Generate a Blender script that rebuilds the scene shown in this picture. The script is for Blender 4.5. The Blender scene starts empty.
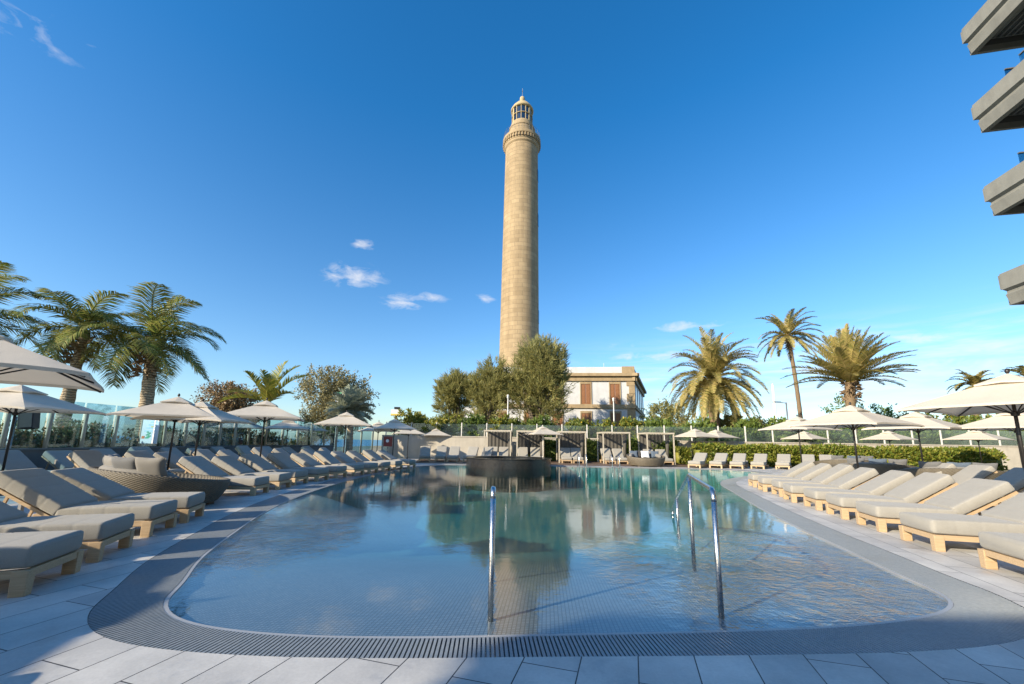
import bpy, bmesh, math, random
import numpy as np
from mathutils import Vector, Matrix, Euler

random.seed(7)
rng = np.random.default_rng(7)
R = math.radians
sc = bpy.context.scene
col = sc.collection

# ------------------------------------------------------------------ camera
F_PX, CAM_H, PITCH, ROLL = 400.0, 1.4, R(9.5), R(0.9)
SHIFT_PX = 100.0 - F_PX * math.tan(PITCH)
cd = bpy.data.cameras.new('camera')
cam = bpy.data.objects.new('camera', cd)
col.objects.link(cam)
cam.location = (0, 0, CAM_H)
cam.rotation_euler = (Matrix.Rotation(math.pi / 2 + PITCH, 3, 'X') @ Matrix.Rotation(ROLL, 3, 'Z')).to_euler()
cd.sensor_width = 36.0
cd.lens = F_PX / 1024 * 36
cd.shift_y = SHIFT_PX / 1024
cd.clip_start = 0.05
cd.clip_end = 30000
sc.camera = cam


def ray(px, py):
    u, v = px - 512, -(py - 342 - SHIFT_PX)
    c, s = math.cos(ROLL), math.sin(ROLL)
    x, y = u * c - v * s, u * s + v * c
    cp, sp = math.cos(PITCH), math.sin(PITCH)
    d = Vector((x / F_PX, cp - y / F_PX * sp, sp + y / F_PX * cp))
    return d


def at(px, py, h=0.0):
    """World point at height h that the photograph shows at (px, py)."""
    d = ray(px, py)
    t = (h - CAM_H) / d.z
    return Vector((0, 0, CAM_H)) + d * t


def atY(px, py, Y):
    d = ray(px, py)
    return Vector((0, 0, CAM_H)) + d * (Y / d.y)


# ------------------------------------------------------------------ light
SUN_EL = R(22.0)
SUN_AZ = Vector((-0.80, -0.60, 0)).normalized()
S = Vector((SUN_AZ.x * math.cos(SUN_EL), SUN_AZ.y * math.cos(SUN_EL), math.sin(SUN_EL)))
sl = bpy.data.lights.new('sun', 'SUN')
sl.energy = 4.2
sl.angle = R(0.53)
sl.color = (1.0, 0.87, 0.67)
sun = bpy.data.objects.new('sun', sl)
col.objects.link(sun)
sun.rotation_euler = (-S).to_track_quat('-Z', 'Y').to_euler()
sun.location = (-30, -20, 30)

W = bpy.data.worlds.new('World')
sc.world = W
W.use_nodes = True
wn, wl = W.node_tree.nodes, W.node_tree.links
bg = wn['Background']
sky = wn.new('ShaderNodeTexSky')
sky.sky_type = 'NISHITA'
sky.sun_disc = False
sky.sun_elevation = SUN_EL
sky.sun_rotation = math.atan2(S.x, S.y)
sky.altitude = 0
sky.air_density = 1.0
sky.dust_density = 0.55
sky.ozone_density = 4.0
bg.inputs['Strength'].default_value = 0.15
sc.view_settings.view_transform = 'Standard'
sc.view_settings.look = 'None'
sc.view_settings.exposure = 0.95
sc.view_settings.gamma = 1.0
sc.view_settings.use_curve_mapping = False
sc.render.engine = 'CYCLES'
sc.cycles.max_bounces = 7
sc.cycles.transparent_max_bounces = 24
sc.cycles.diffuse_bounces = 3
sc.cycles.glossy_bounces = 3
sc.cycles.transmission_bounces = 4
sc.cycles.caustics_reflective = False
sc.cycles.caustics_refractive = False
sc.cycles.sample_clamp_indirect = 6.0
try:
    sc.cycles.use_denoising = True
except Exception:
    pass

# small fair weather clouds: soft noise inside a few directions of the sky
tc = wn.new('ShaderNodeTexCoord')


def wmath(op, a, b=None, clamp=False):
    n = wn.new('ShaderNodeMath'); n.operation = op; n.use_clamp = clamp
    for i, v in enumerate((a, b)):
        if v is None: continue
        if isinstance(v, (int, float)): n.inputs[i].default_value = v
        else: wl.new(v, n.inputs[i])
    return n.outputs[0]


def wdot(vec):
    n = wn.new('ShaderNodeVectorMath'); n.operation = 'DOT_PRODUCT'
    wl.new(tc.outputs['Generated'], n.inputs[0]); n.inputs[1].default_value = vec
    return n.outputs['Value']


mapn = wn.new('ShaderNodeMapping')
mapn.inputs['Scale'].default_value = (1.0, 1.0, 2.4)
wl.new(tc.outputs['Generated'], mapn.inputs['Vector'])
cn = wn.new('ShaderNodeTexNoise')
cn.inputs['Scale'].default_value = 20.0
cn.inputs['Detail'].default_value = 9.0
cn.inputs['Roughness'].default_value = 0.62
cn.inputs['Distortion'].default_value = 0.4
wl.new(mapn.outputs[0], cn.inputs['Vector'])
tot = None
CLOUDS = [(354, 276, 38, 17, 1.0), (365, 245, 16, 8, .9), (414, 297, 40, 8, .9), (404, 305, 32, 7, .85), (485, 299, 16, 8, .85), (28, 28, 50, 36, .5),
          (92, 45, 16, 13, .5), (188, 92, 14, 6, .25), (262, 14, 24, 8, .25), (688, 326, 50, 8, .95), (625, 346, 26, 8, .5), (650, 356, 70, 8, .9),
          (985, 346, 80, 12, 1.05), (950, 368, 130, 14, 1.05), (870, 262, 14, 5, .35), (920, 338, 60, 9, .95), (1010, 388, 110, 11, 1.0), (590, 375, 60, 10, .3)]
for (px, py, w_, h_, amp) in CLOUDS:
    c = ray(px, py).normalized()
    e1 = (ray(px + w_, py).normalized() - c)
    e2 = (ray(px, py - h_).normalized() - c)
    a1, a2 = e1.length, e2.length
    e1.normalize(); e2.normalize()
    u = wmath('SUBTRACT', wdot(e1 / a1), e1.dot(c) / a1)
    v = wmath('SUBTRACT', wdot(e2 / a2), e2.dot(c) / a2)
    w3 = wmath('MULTIPLY', wmath('SUBTRACT', wdot(c), 1.0), 2.0)
    d2 = wmath('ADD', wmath('ADD', wmath('MULTIPLY', u, u), wmath('MULTIPLY', v, v)), wmath('MULTIPLY', w3, w3))
    m = wmath('MULTIPLY', wmath('SUBTRACT', 1.0, d2, True), amp)
    tot = m if tot is None else wmath('MAXIMUM', tot, m)
shape = wmath('SUBTRACT', wmath('ADD', wmath('MULTIPLY', tot, .85), wmath('MULTIPLY', cn.outputs['Fac'], 3.0)), 1.84, True)
dens = wmath('MULTIPLY', wmath('MULTIPLY', shape, .72, True), wmath('MULTIPLY', tot, 1.4, True), True)
map2 = wn.new('ShaderNodeMapping'); map2.inputs['Scale'].default_value = (1.3, 1.3, 13.0)
wl.new(tc.outputs['Generated'], map2.inputs['Vector'])
cn2 = wn.new('ShaderNodeTexNoise'); cn2.inputs['Scale'].default_value = 3.4; cn2.inputs['Detail'].default_value = 8.0; cn2.inputs['Roughness'].default_value = .6; cn2.inputs['Distortion'].default_value = .5
wl.new(map2.outputs[0], cn2.inputs['Vector'])
elev = wdot((0, 0, 1))
band = wmath('MULTIPLY', wmath('MULTIPLY', wmath('SUBTRACT', elev, .02), 14.0, True), wmath('MULTIPLY', wmath('SUBTRACT', .26, elev), 9.0, True))
side = wmath('ADD', wmath('MULTIPLY', wdot((1, 0, 0)), 1.3), .25, True)
wisp = wmath('MULTIPLY', wmath('MULTIPLY', wmath('SUBTRACT', cn2.outputs['Fac'], .44), 3.6, True), wmath('MULTIPLY', band, side))
dens = wmath('MAXIMUM', dens, wmath('MULTIPLY', wisp, .9))
mixc = wn.new('ShaderNodeMix'); mixc.data_type = 'RGBA'
wl.new(dens, mixc.inputs['Factor'])
hsv = wn.new('ShaderNodeHueSaturation')
hsv.inputs['Hue'].default_value = .498
hsv.inputs['Saturation'].default_value = 1.24
hsv.inputs['Value'].default_value = .94
wl.new(sky.outputs[0], hsv.inputs['Color'])
zz = wmath('MULTIPLY', wdot((0, 0, 1)), 1.5, True)
wl.new(wmath('ADD', wmath('MULTIPLY', zz, .19), 1.09), hsv.inputs['Saturation'])
wl.new(wmath('ADD', .76, wmath('MULTIPLY', zz, .12)), hsv.inputs['Value'])
wl.new(hsv.outputs[0], mixc.inputs['A'])
mixc.inputs['B'].default_value = (3.4, 3.4, 3.5, 1)
wl.new(mixc.outputs['Result'], bg.inputs['Color'])


# ------------------------------------------------------------------ materials
class NT:
    def __init__(s, name):
        s.m = bpy.data.materials.new(name)
        s.m.use_nodes = True
        s.n, s.l = s.m.node_tree.nodes, s.m.node_tree.links
        s.b = s.n['Principled BSDF']
        s.out = s.n['Material Output']

    def new(s, t, **kw):
        n = s.n.new(t)
        for k, v in kw.items():
            if k in n.inputs: s.set(n.inputs[k], v)
            else: setattr(n, k, v)
        return n

    def set(s, sock, v):
        if hasattr(v, 'is_linked') or isinstance(v, bpy.types.NodeSocket): s.l.new(v, sock)
        else: sock.default_value = v

    def coord(s, scale=(1, 1, 1), rot=(0, 0, 0), kind='Object'):
        t = s.new('ShaderNodeTexCoord')
        mp = s.new('ShaderNodeMapping')
        mp.inputs['Scale'].default_value = scale
        mp.inputs['Rotation'].default_value = rot
        s.l.new(t.outputs[kind], mp.inputs['Vector'])
        return mp.outputs[0]

    def noise(s, vec, scale, detail=4, rough=.55):
        n = s.new('ShaderNodeTexNoise')
        n.inputs['Scale'].default_value = scale
        n.inputs['Detail'].default_value = detail
        n.inputs['Roughness'].default_value = rough
        if vec is not None: s.l.new(vec, n.inputs['Vector'])
        return n.outputs['Fac']

    def ramp(s, fac, stops):
        n = s.new('ShaderNodeValToRGB')
        e = n.color_ramp.elements
        while len(e) < len(stops): e.new(.5)
        for i, (p, c) in enumerate(stops):
            e[i].position = p
            e[i].color = (*c, 1) if len(c) == 3 else c
        s.l.new(fac, n.inputs['Fac'])
        return n.outputs['Color']

    def mix(s, fac, a, b, mode='MIX'):
        n = s.new('ShaderNodeMix', data_type='RGBA', blend_type=mode)
        s.set(n.inputs['Factor'], fac)
        for k, v in (('A', a), ('B', b)):
            s.set(n.inputs[k], (*v, 1) if isinstance(v, tuple) and len(v) == 3 else v)
        return n.outputs['Result']

    def math(s, op, a, b=0.0, clamp=False):
        n = s.new('ShaderNodeMath', operation=op, use_clamp=clamp)
        s.set(n.inputs[0], a); s.set(n.inputs[1], b)
        return n.outputs[0]

    def bump(s, h, strength=.3, dist=.01):
        n = s.new('ShaderNodeBump')
        n.inputs['Strength'].default_value = strength
        n.inputs['Distance'].default_value = dist
        s.l.new(h, n.inputs['Height'])
        s.l.new(n.outputs[0], s.b.inputs['Normal'])
        return n


def lin(c):
    return tuple(c)


def plain(name, c, rough=.6, metal=0.0, var=.12, scale=6.0, bump=0.0, spec=.5, kind='Object'):
    t = NT(name)
    v = t.coord(kind=kind)
    f = t.noise(v, scale, 5)
    lo = tuple(x * (1 - var) for x in c); hi = tuple(min(1, x * (1 + var)) for x in c)
    t.set(t.b.inputs['Base Color'], t.ramp(f, [(.25, lo), (.75, hi)]))
    t.b.inputs['Roughness'].default_value = rough
    t.b.inputs['Metallic'].default_value = metal
    t.b.inputs['Specular IOR Level'].default_value = spec
    if bump: t.bump(t.noise(v, scale * 9, 4), bump, .01)
    return t.m


def mat_deck():
    t = NT('stone_paving')
    v = t.coord(rot=(0, 0, R(16.5 - 90)))
    br = t.new('ShaderNodeTexBrick', offset=.31, squash=1.0)
    t.l.new(v, br.inputs['Vector'])
    br.inputs['Scale'].default_value = 1.0
    br.inputs['Brick Width'].default_value = .92
    br.inputs['Row Height'].default_value = .36
    br.inputs['Mortar Size'].default_value = .0042
    br.inputs['Mortar Smooth'].default_value = .15
    br.inputs['Bias'].default_value = 0
    br.inputs['Color1'].default_value = (.66, .64, .585, 1)
    br.inputs['Color2'].default_value = (.52, .505, .47, 1)
    br.inputs['Mortar'].default_value = (.05, .048, .045, 1)
    f = t.noise(t.coord(), 1.1, 8, .65)
    f2 = t.noise(t.coord(), 45, 5, .7)
    c = t.mix(1.0, br.outputs['Color'], t.ramp(f, [(.3, (.68, .68, .69)), (.7, (1.12, 1.11, 1.1))]), 'MULTIPLY')
    c = t.mix(.55, c, t.ramp(f2, [(.3, (.8, .8, .8)), (.75, (1.08, 1.08, 1.08))]), 'MULTIPLY')
    st = t.noise(t.coord(), 2.3, 6, .7)
    c = t.mix(1.0, c, t.ramp(st, [(.34, (.80, .80, .81)), (.46, (1, 1, 1))]), 'MULTIPLY')
    t.set(t.b.inputs['Base Color'], c)
    t.set(t.b.inputs['Roughness'], t.ramp(st, [(.34, (.30,) * 3), (.5, (.62,) * 3)]))
    h = t.math('ADD', t.math('MULTIPLY', br.outputs['Fac'], -1.0), t.math('MULTIPLY', f2, .25))
    t.bump(h, .5, .006)
    return t.m


def mat_grate():
    t = NT('grating_stone')
    v = t.coord()
    f = t.noise(v, 1.6, 6, .6)
    f2 = t.noise(v, 30, 4)
    c = t.mix(.5, t.ramp(f, [(.3, (.17, .19, .20)), (.7, (.28, .30, .31))]), t.ramp(f2, [(.3, (.18, .20, .21)), (.7, (.30, .32, .325))]))
    t.set(t.b.inputs['Base Color'], c)
    t.set(t.b.inputs['Roughness'], t.ramp(f, [(.35, (.28,) * 3), (.65, (.55,) * 3)]))
    return t.m


def mat_mosaic():
    t = NT('pool_mosaic')
    v = t.coord(rot=(0, 0, R(5)))
    br = t.new('ShaderNodeTexBrick', offset=0.0)
    t.l.new(v, br.inputs['Vector'])
    br.inputs['Scale'].default_value = 1.0
    br.inputs['Brick Width'].default_value = .034
    br.inputs['Row Height'].default_value = .034
    br.inputs['Mortar Size'].default_value = .0042
    br.inputs['Mortar Smooth'].default_value = .1
    br.inputs['Color1'].default_value = (.235, .285, .31, 1)
    br.inputs['Color2'].default_value = (.165, .22, .25, 1)
    br.inputs['Mortar'].default_value = (.07, .10, .12, 1)
    f = t.noise(t.coord(), .6, 5)
    c = t.mix(1.0, br.outputs['Color'], t.ramp(f, [(.3, (.85, .87, .87)), (.7, (1.06, 1.04, 1.0))]), 'MULTIPLY')
    # painted into the tile colour: deep end brightened to aqua, as if better lit
    sep = t.new('ShaderNodeSeparateXYZ'); t.l.new(t.coord(), sep.inputs[0])
    deep = t.math('MULTIPLY', t.math('SUBTRACT', sep.outputs['Y'], 6.2), .22, True)
    c = t.mix(deep, c, t.mix(1.0, c, (1.5, 2.15, 2.05), 'MULTIPLY'))
    t.set(t.b.inputs['Base Color'], c)
    t.b.inputs['Roughness'].default_value = .35
    return t.m


def mat_water():
    t = NT('pool_water')
    t.n.remove(t.b)
    geo = t.new('ShaderNodeNewGeometry')
    v = t.coord(scale=(1.0, 1.35, 1.0))
    # ripples: fine wind ripples whose strength wanders over the surface
    n1 = t.new('ShaderNodeTexNoise'); n1.inputs['Scale'].default_value = 9.0; n1.inputs['Detail'].default_value = 3.0; n1.inputs['Distortion'].default_value = .9
    n2 = t.new('ShaderNodeTexNoise'); n2.inputs['Scale'].default_value = 1.7; n2.inputs['Detail'].default_value = 3.0
    n3 = t.new('ShaderNodeTexNoise'); n3.inputs['Scale'].default_value = 26.0; n3.inputs['Detail'].default_value = 2.0
    for n in (n1, n2, n3): t.l.new(v, n.inputs['Vector'])
    # an inlet keeps the water choppy near the right front corner and near the left edge
    def spot(cx, cy, r):
        d = t.new('ShaderNodeVectorMath', operation='DISTANCE')
        tcn = t.new('ShaderNodeTexCoord')
        t.l.new(tcn.outputs['Object'], d.inputs[0]); d.inputs[1].default_value = (cx, cy, 0)
        return t.math('SUBTRACT', 1.0, t.math('DIVIDE', d.outputs['Value'], r), True)
    sp = t.math('MAXIMUM', spot(3.5, 4.6, 2.7), t.math('MULTIPLY', spot(-3.9, 6.2, 2.0), .55))
    wander = t.ramp(t.noise(t.coord(), .45, 3), [(.35, (.07,) * 3), (.7, (.30,) * 3)])
    amp = t.math('ADD', t.math('MULTIPLY', t.math('MULTIPLY', sp, 8.5), t.ramp(t.noise(t.coord(), 1.9, 4), [(.36, (.15,) * 3), (.6, (1.1,) * 3)])), wander)
    h = t.math('ADD', t.math('MULTIPLY', n1.outputs['Fac'], amp), t.math('MULTIPLY', n2.outputs['Fac'], .40))
    h = t.math('ADD', h, t.math('MULTIPLY', t.math('MULTIPLY', n3.outputs['Fac'], amp), .22))
    bp = t.new('ShaderNodeBump'); bp.inputs['Strength'].default_value = .34; bp.inputs['Distance'].default_value = .015
    t.l.new(h, bp.inputs['Height'])
    # Schlick reflectance, the same from above and below so that sunlight reaches the pool floor
    dt = t.new('ShaderNodeVectorMath', operation='DOT_PRODUCT')
    t.l.new(geo.outputs['Incoming'], dt.inputs[0]); t.l.new(bp.outputs[0], dt.inputs[1])
    cosv = t.math('ABSOLUTE', dt.outputs['Value'])
    fres = t.math('ADD', t.math('MULTIPLY', t.math('POWER', t.math('SUBTRACT', 1.0, cosv, True), 5.0), .98), .02)
    # only the face turned up reflects; the sides and the bottom just close the volume
    tr = t.new('ShaderNodeBsdfTransparent')
    gl = t.new('ShaderNodeBsdfGlossy'); gl.inputs['Roughness'].default_value = .02
    t.l.new(bp.outputs[0], gl.inputs['Normal'])
    sep = t.new('ShaderNodeSeparateXYZ'); t.l.new(geo.outputs['True Normal'], sep.inputs[0])
    up = t.math('GREATER_THAN', t.math('ABSOLUTE', sep.outputs['Z']), .5)
    fac = t.math('MULTIPLY', t.math('MINIMUM', t.math('MULTIPLY', fres, 1.7, True), .52), up)
    mx = t.new('ShaderNodeMixShader')
    t.l.new(fac, mx.inputs[0]); t.l.new(tr.outputs[0], mx.inputs[1]); t.l.new(gl.outputs[0], mx.inputs[2])
    t.l.new(mx.outputs[0], t.out.inputs['Surface'])
    ab = t.new('ShaderNodeVolumeAbsorption'); ab.inputs['Color'].default_value = (.12, .72, .72, 1); ab.inputs['Density'].default_value = .20
    t.l.new(ab.outputs[0], t.out.inputs['Volume'])
    return t.m


def mat_fabric(name, c, weave=900):
    t = NT(name)
    v = t.coord()
    f = t.noise(v, 5, 6, .6)
    f2 = t.noise(v, 130, 3, .8)
    cc = t.mix(.5, t.ramp(f, [(.3, tuple(x * .88 for x in c)), (.72, tuple(x * 1.08 for x in c))]),
               t.ramp(f2, [(.3, tuple(x * .8 for x in c)), (.7, tuple(x * 1.14 for x in c))]))
    t.set(t.b.inputs['Base Color'], cc)
    t.b.inputs['Roughness'].default_value = .9
    t.b.inputs['Specular IOR Level'].default_value = .2
    t.b.inputs['Sheen Weight'].default_value = .15
    t.bump(t.math('ADD', f2, t.math('MULTIPLY', f, 2.0)), .35, .006)
    return t.m


def mat_canvas(name, c):
    t = NT(name)
    v = t.coord()
    f = t.noise(v, 3, 6, .6)
    f2 = t.noise(v, 120, 3)
    cc = t.mix(.4, t.ramp(f, [(.3, tuple(x * .93 for x in c)), (.7, tuple(min(1, x * 1.04) for x in c))]),
               t.ramp(f2, [(.3, tuple(x * .9 for x in c)), (.7, tuple(min(1, x * 1.05) for x in c))]))
    t.set(t.b.inputs['Base Color'], cc)
    t.b.inputs['Roughness'].default_value = .85
    t.b.inputs['Specular IOR Level'].default_value = .2
    t.bump(t.math('ADD', f2, t.math('MULTIPLY', f, 5)), .25, .008)
    tl = t.new('ShaderNodeBsdfTranslucent'); t.l.new(cc, tl.inputs['Color'])
    mx = t.new('ShaderNodeMixShader'); mx.inputs[0].default_value = .24
    t.l.new(t.b.outputs[0], mx.inputs[1]); t.l.new(tl.outputs[0], mx.inputs[2])
    t.l.new(mx.outputs[0], t.out.inputs['Surface'])
    return t.m


def mat_wood(name, a, b, scale=(2, 30, 30)):
    t = NT(name)
    v = t.coord(scale=scale)
    f = t.noise(v, 2.2, 6, .6)
    t.set(t.b.inputs['Base Color'], t.ramp(f, [(.3, a), (.7, b)]))
    t.b.inputs['Roughness'].default_value = .55
    t.bump(f, .2, .004)
    return t.m


def mat_wicker(name, c):
    t = NT(name)
    geo = t.new('ShaderNodeTexCoord')
    sep = t.new('ShaderNodeSeparateXYZ'); t.l.new(geo.outputs['UV'], sep.inputs[0])
    a = t.math('SINE', t.math('MULTIPLY', sep.outputs['X'], 2 * math.pi * 90))
    b = t.math('SINE', t.math('MULTIPLY', sep.outputs['Y'], 2 * math.pi * 16))
    h = t.math('ADD', t.math('MULTIPLY', t.math('MULTIPLY', a, b), .5), .5)
    f = t.noise(t.coord(), 7, 4)
    cc = t.mix(h, tuple(x * .42 for x in c), tuple(x * 1.15 for x in c))
    cc = t.mix(.6, cc, t.ramp(f, [(.3, (.7, .7, .7)), (.7, (1.1, 1.1, 1.1))]), 'MULTIPLY')
    t.set(t.b.inputs['Base Color'], cc)
    t.b.inputs['Roughness'].default_value = .65
    t.bump(h, .8, .012)
    return t.m


def mat_leaf(name, cols, trans=.25, rough=.5):
    """Leaf colour differs leaf by leaf, like the leaves themselves do."""
    t = NT(name)
    g = t.new('ShaderNodeNewGeometry')
    n = len(cols)
    c = t.ramp(g.outputs['Random Per Island'], [(i / max(1, n - 1), cc) for i, cc in enumerate(cols)])
    t.set(t.b.inputs['Base Color'], c)
    t.b.inputs['Roughness'].default_value = rough
    t.b.inputs['Specular IOR Level'].default_value = .35
    tl = t.new('ShaderNodeBsdfTranslucent'); t.l.new(c, tl.inputs['Color'])
    mx = t.new('ShaderNodeMixShader'); mx.inputs[0].default_value = trans
    t.l.new(t.b.outputs[0], mx.inputs[1]); t.l.new(tl.outputs[0], mx.inputs[2])
    t.l.new(mx.outputs[0], t.out.inputs['Surface'])
    return t.m


def mat_bark(name, a, b, ring=9.0):
    t = NT(name)
    v = t.coord()
    wv = t.new('ShaderNodeTexWave', wave_type='BANDS', bands_direction='Z')
    wv.inputs['Scale'].default_value = ring / 3.1
    wv.inputs['Distortion'].default_value = 3.5
    wv.inputs['Detail'].default_value = 3
    wv.inputs['Detail Scale'].default_value = 2
    t.l.new(v, wv.inputs['Vector'])
    f = t.noise(v, 12, 6, .7)
    h = t.math('ADD', t.math('MULTIPLY', wv.outputs['Fac'], .6), t.math('MULTIPLY', f, .5))
    t.set(t.b.inputs['Base Color'], t.ramp(h, [(.25, a), (.8, b)]))
    t.b.inputs['Roughness'].default_value = .9
    t.bump(h, .9, .04)
    return t.m


def mat_tower():
    t = NT('lighthouse_stone')
    v = t.coord()
    sep = t.new('ShaderNodeSeparateXYZ'); t.l.new(v, sep.inputs[0])
    ang = t.math('ARCTAN2', sep.outputs['Y'], sep.outputs['X'])
    cmb = t.new('ShaderNodeCombineXYZ')
    t.l.new(t.math('MULTIPLY', ang, 2.7), cmb.inputs[0]); t.l.new(sep.outputs['Z'], cmb.inputs[1])
    br = t.new('ShaderNodeTexBrick', offset=.5)
    t.l.new(cmb.outputs[0], br.inputs['Vector'])
    br.inputs['Scale'].default_value = 1.0
    br.inputs['Brick Width'].default_value = 1.3
    br.inputs['Row Height'].default_value = .62
    br.inputs['Mortar Size'].default_value = .03
    br.inputs['Mortar Smooth'].default_value = .5
    br.inputs['Color1'].default_value = (.39, .292, .17, 1)
    br.inputs['Color2'].default_value = (.31, .23, .13, 1)
    br.inputs['Mortar'].default_value = (.25, .19, .115, 1)
    st = t.noise(t.coord(scale=(1, 1, .10)), 1.1, 7, .65)
    st2 = t.noise(t.coord(scale=(.6, .6, 1.6)), .8, 7, .65)
    c = t.mix(1.0, br.outputs['Color'], t.ramp(st, [(.3, (.80, .78, .76)), (.7, (1.12, 1.12, 1.12))]), 'MULTIPLY')
    c = t.mix(.5, c, t.ramp(st2, [(.32, (.78, .77, .74)), (.62, (1.08, 1.08, 1.08))]), 'MULTIPLY')
    t.set(t.b.inputs['Base Color'], c)
    t.b.inputs['Roughness'].default_value = .85
    t.bump(t.math('ADD', t.math('MULTIPLY', br.outputs['Fac'], -.6), st2), .5, .05)
    return t.m


def mat_glass(name, tint, refl=.12, haze=.0):
    t = NT(name)
    t.n.remove(t.b)
    tr = t.new('ShaderNodeBsdfTransparent'); tr.inputs['Color'].default_value = (*tint, 1)
    gl = t.new('ShaderNodeBsdfGlossy'); gl.inputs['Roughness'].default_value = .03
    lw = t.new('ShaderNodeLayerWeight'); lw.inputs['Blend'].default_value = .3
    fac = t.math('ADD', t.math('MULTIPLY', lw.outputs['Fresnel'], .5), refl, True)
    mx = t.new('ShaderNodeMixShader')
    t.l.new(fac, mx.inputs[0]); t.l.new(tr.outputs[0], mx.inputs[1]); t.l.new(gl.outputs[0], mx.inputs[2])
    src = mx.outputs[0]
    if haze:   # patchy pale blue-grey film on the pane
        df = t.new('ShaderNodeBsdfDiffuse'); df.inputs['Color'].default_value = (.55, .68, .70, 1)
        m2 = t.new('ShaderNodeMixShader'); 
        nf = t.noise(t.coord(), 1.2, 5)
        t.l.new(t.math('MULTIPLY', nf, haze * 2), m2.inputs[0]); t.l.new(src, m2.inputs[1]); t.l.new(df.outputs[0], m2.inputs[2])
        src = m2.outputs[0]
    t.l.new(src, t.out.inputs['Surface'])
    return t.m


def mat_metal(name, c, rough=.2):
    t = NT(name)
    f = t.noise(t.coord(), 30, 3)
    t.b.inputs['Base Color'].default_value = (*c, 1)
    t.b.inputs['Metallic'].default_value = 1
    t.set(t.b.inputs['Roughness'], t.ramp(f, [(.3, (rough * .7,) * 3), (.7, (rough * 1.4,) * 3)]))
    return t.m


def mat_decking():
    t = NT('wood_decking')
    v = t.coord()
    br = t.new('ShaderNodeTexBrick', offset=.4)
    t.l.new(v, br.inputs['Vector'])
    br.inputs['Scale'].default_value = 1; br.inputs['Brick Width'].default_value = 3.0; br.inputs['Row Height'].default_value = .14
    br.inputs['Mortar Size'].default_value = .006
    br.inputs['Color1'].default_value = (.20, .125, .08, 1); br.inputs['Color2'].default_value = (.155, .10, .065, 1); br.inputs['Mortar'].default_value = (.03, .02, .015, 1)
    f = t.noise(t.coord(scale=(1, 12, 1)), 3, 5)
    t.set(t.b.inputs['Base Color'], t.mix(.7, br.outputs['Color'], t.ramp(f, [(.3, (.75,) * 3), (.7, (1.15,) * 3)]), 'MULTIPLY'))
    t.b.inputs['Roughness'].default_value = .6
    return t.m


def mat_tubtile():
    t = NT('dark_mosaic')
    v = t.coord(kind='UV')
    br = t.new('ShaderNodeTexBrick', offset=.5)
    t.l.new(v, br.inputs['Vector'])
    br.inputs['Scale'].default_value = 1; br.inputs['Brick Width'].default_value = .06; br.inputs['Row Height'].default_value = .06; br.inputs['Mortar Size'].default_value = .003
    br.inputs['Color1'].default_value = (.034, .031, .028, 1); br.inputs['Color2'].default_value = (.02, .02, .02, 1); br.inputs['Mortar'].default_value = (.01, .01, .01, 1)
    t.set(t.b.inputs['Base Color'], br.outputs['Color'])
    t.b.inputs['Roughness'].default_value = .25
    return t.m


def mat_plaster(name, c, stain=.15):
    t = NT(name)
    v = t.coord()
    f = t.noise(v, 1.3, 8, .65)
    f2 = t.noise(t.coord(scale=(2.5, 2.5, .25)), 1.5, 6, .6)
    cc = t.ramp(f, [(.3, tuple(x * (1 - stain) for x in c)), (.7, tuple(min(1, x * 1.05) for x in c))])
    cc = t.mix(.6, cc, t.ramp(f2, [(.3, (1 - stain,) * 3), (.6, (1.03,) * 3)]), 'MULTIPLY')
    t.set(t.b.inputs['Base Color'], cc)
    t.b.inputs['Roughness'].default_value = .85
    t.bump(t.noise(v, 40, 4), .15, .01)
    return t.m


def mat_terrain():
    t = NT('sandy_ground')
    v = t.coord()
    f = t.noise(v, .08, 8, .65)
    f2 = t.noise(v, 1.5, 6)
    c = t.mix(.4, t.ramp(f, [(.35, (.34, .27, .18)), (.55, (.16, .16, .08)), (.75, (.10, .12, .05))]), t.ramp(f2, [(.3, (.28, .23, .15)), (.7, (.15, .15, .08))]))
    t.set(t.b.inputs['Base Color'], c)
    t.b.inputs['Roughness'].default_value = .95
    return t.m


def mat_sea():
    t = NT('sea_water')
    v = t.coord(scale=(1, .35, 1))
    f = t.noise(v, .25, 6, .6)
    t.set(t.b.inputs['Base Color'], t.ramp(t.noise(t.coord(scale=(1, .2, 1)), .012, 5), [(.3, (.012, .06, .10)), (.7, (.02, .10, .14))]))
    t.b.inputs['Roughness'].default_value = .25
    t.bump(f, .6, .6)
    return t.m


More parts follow.
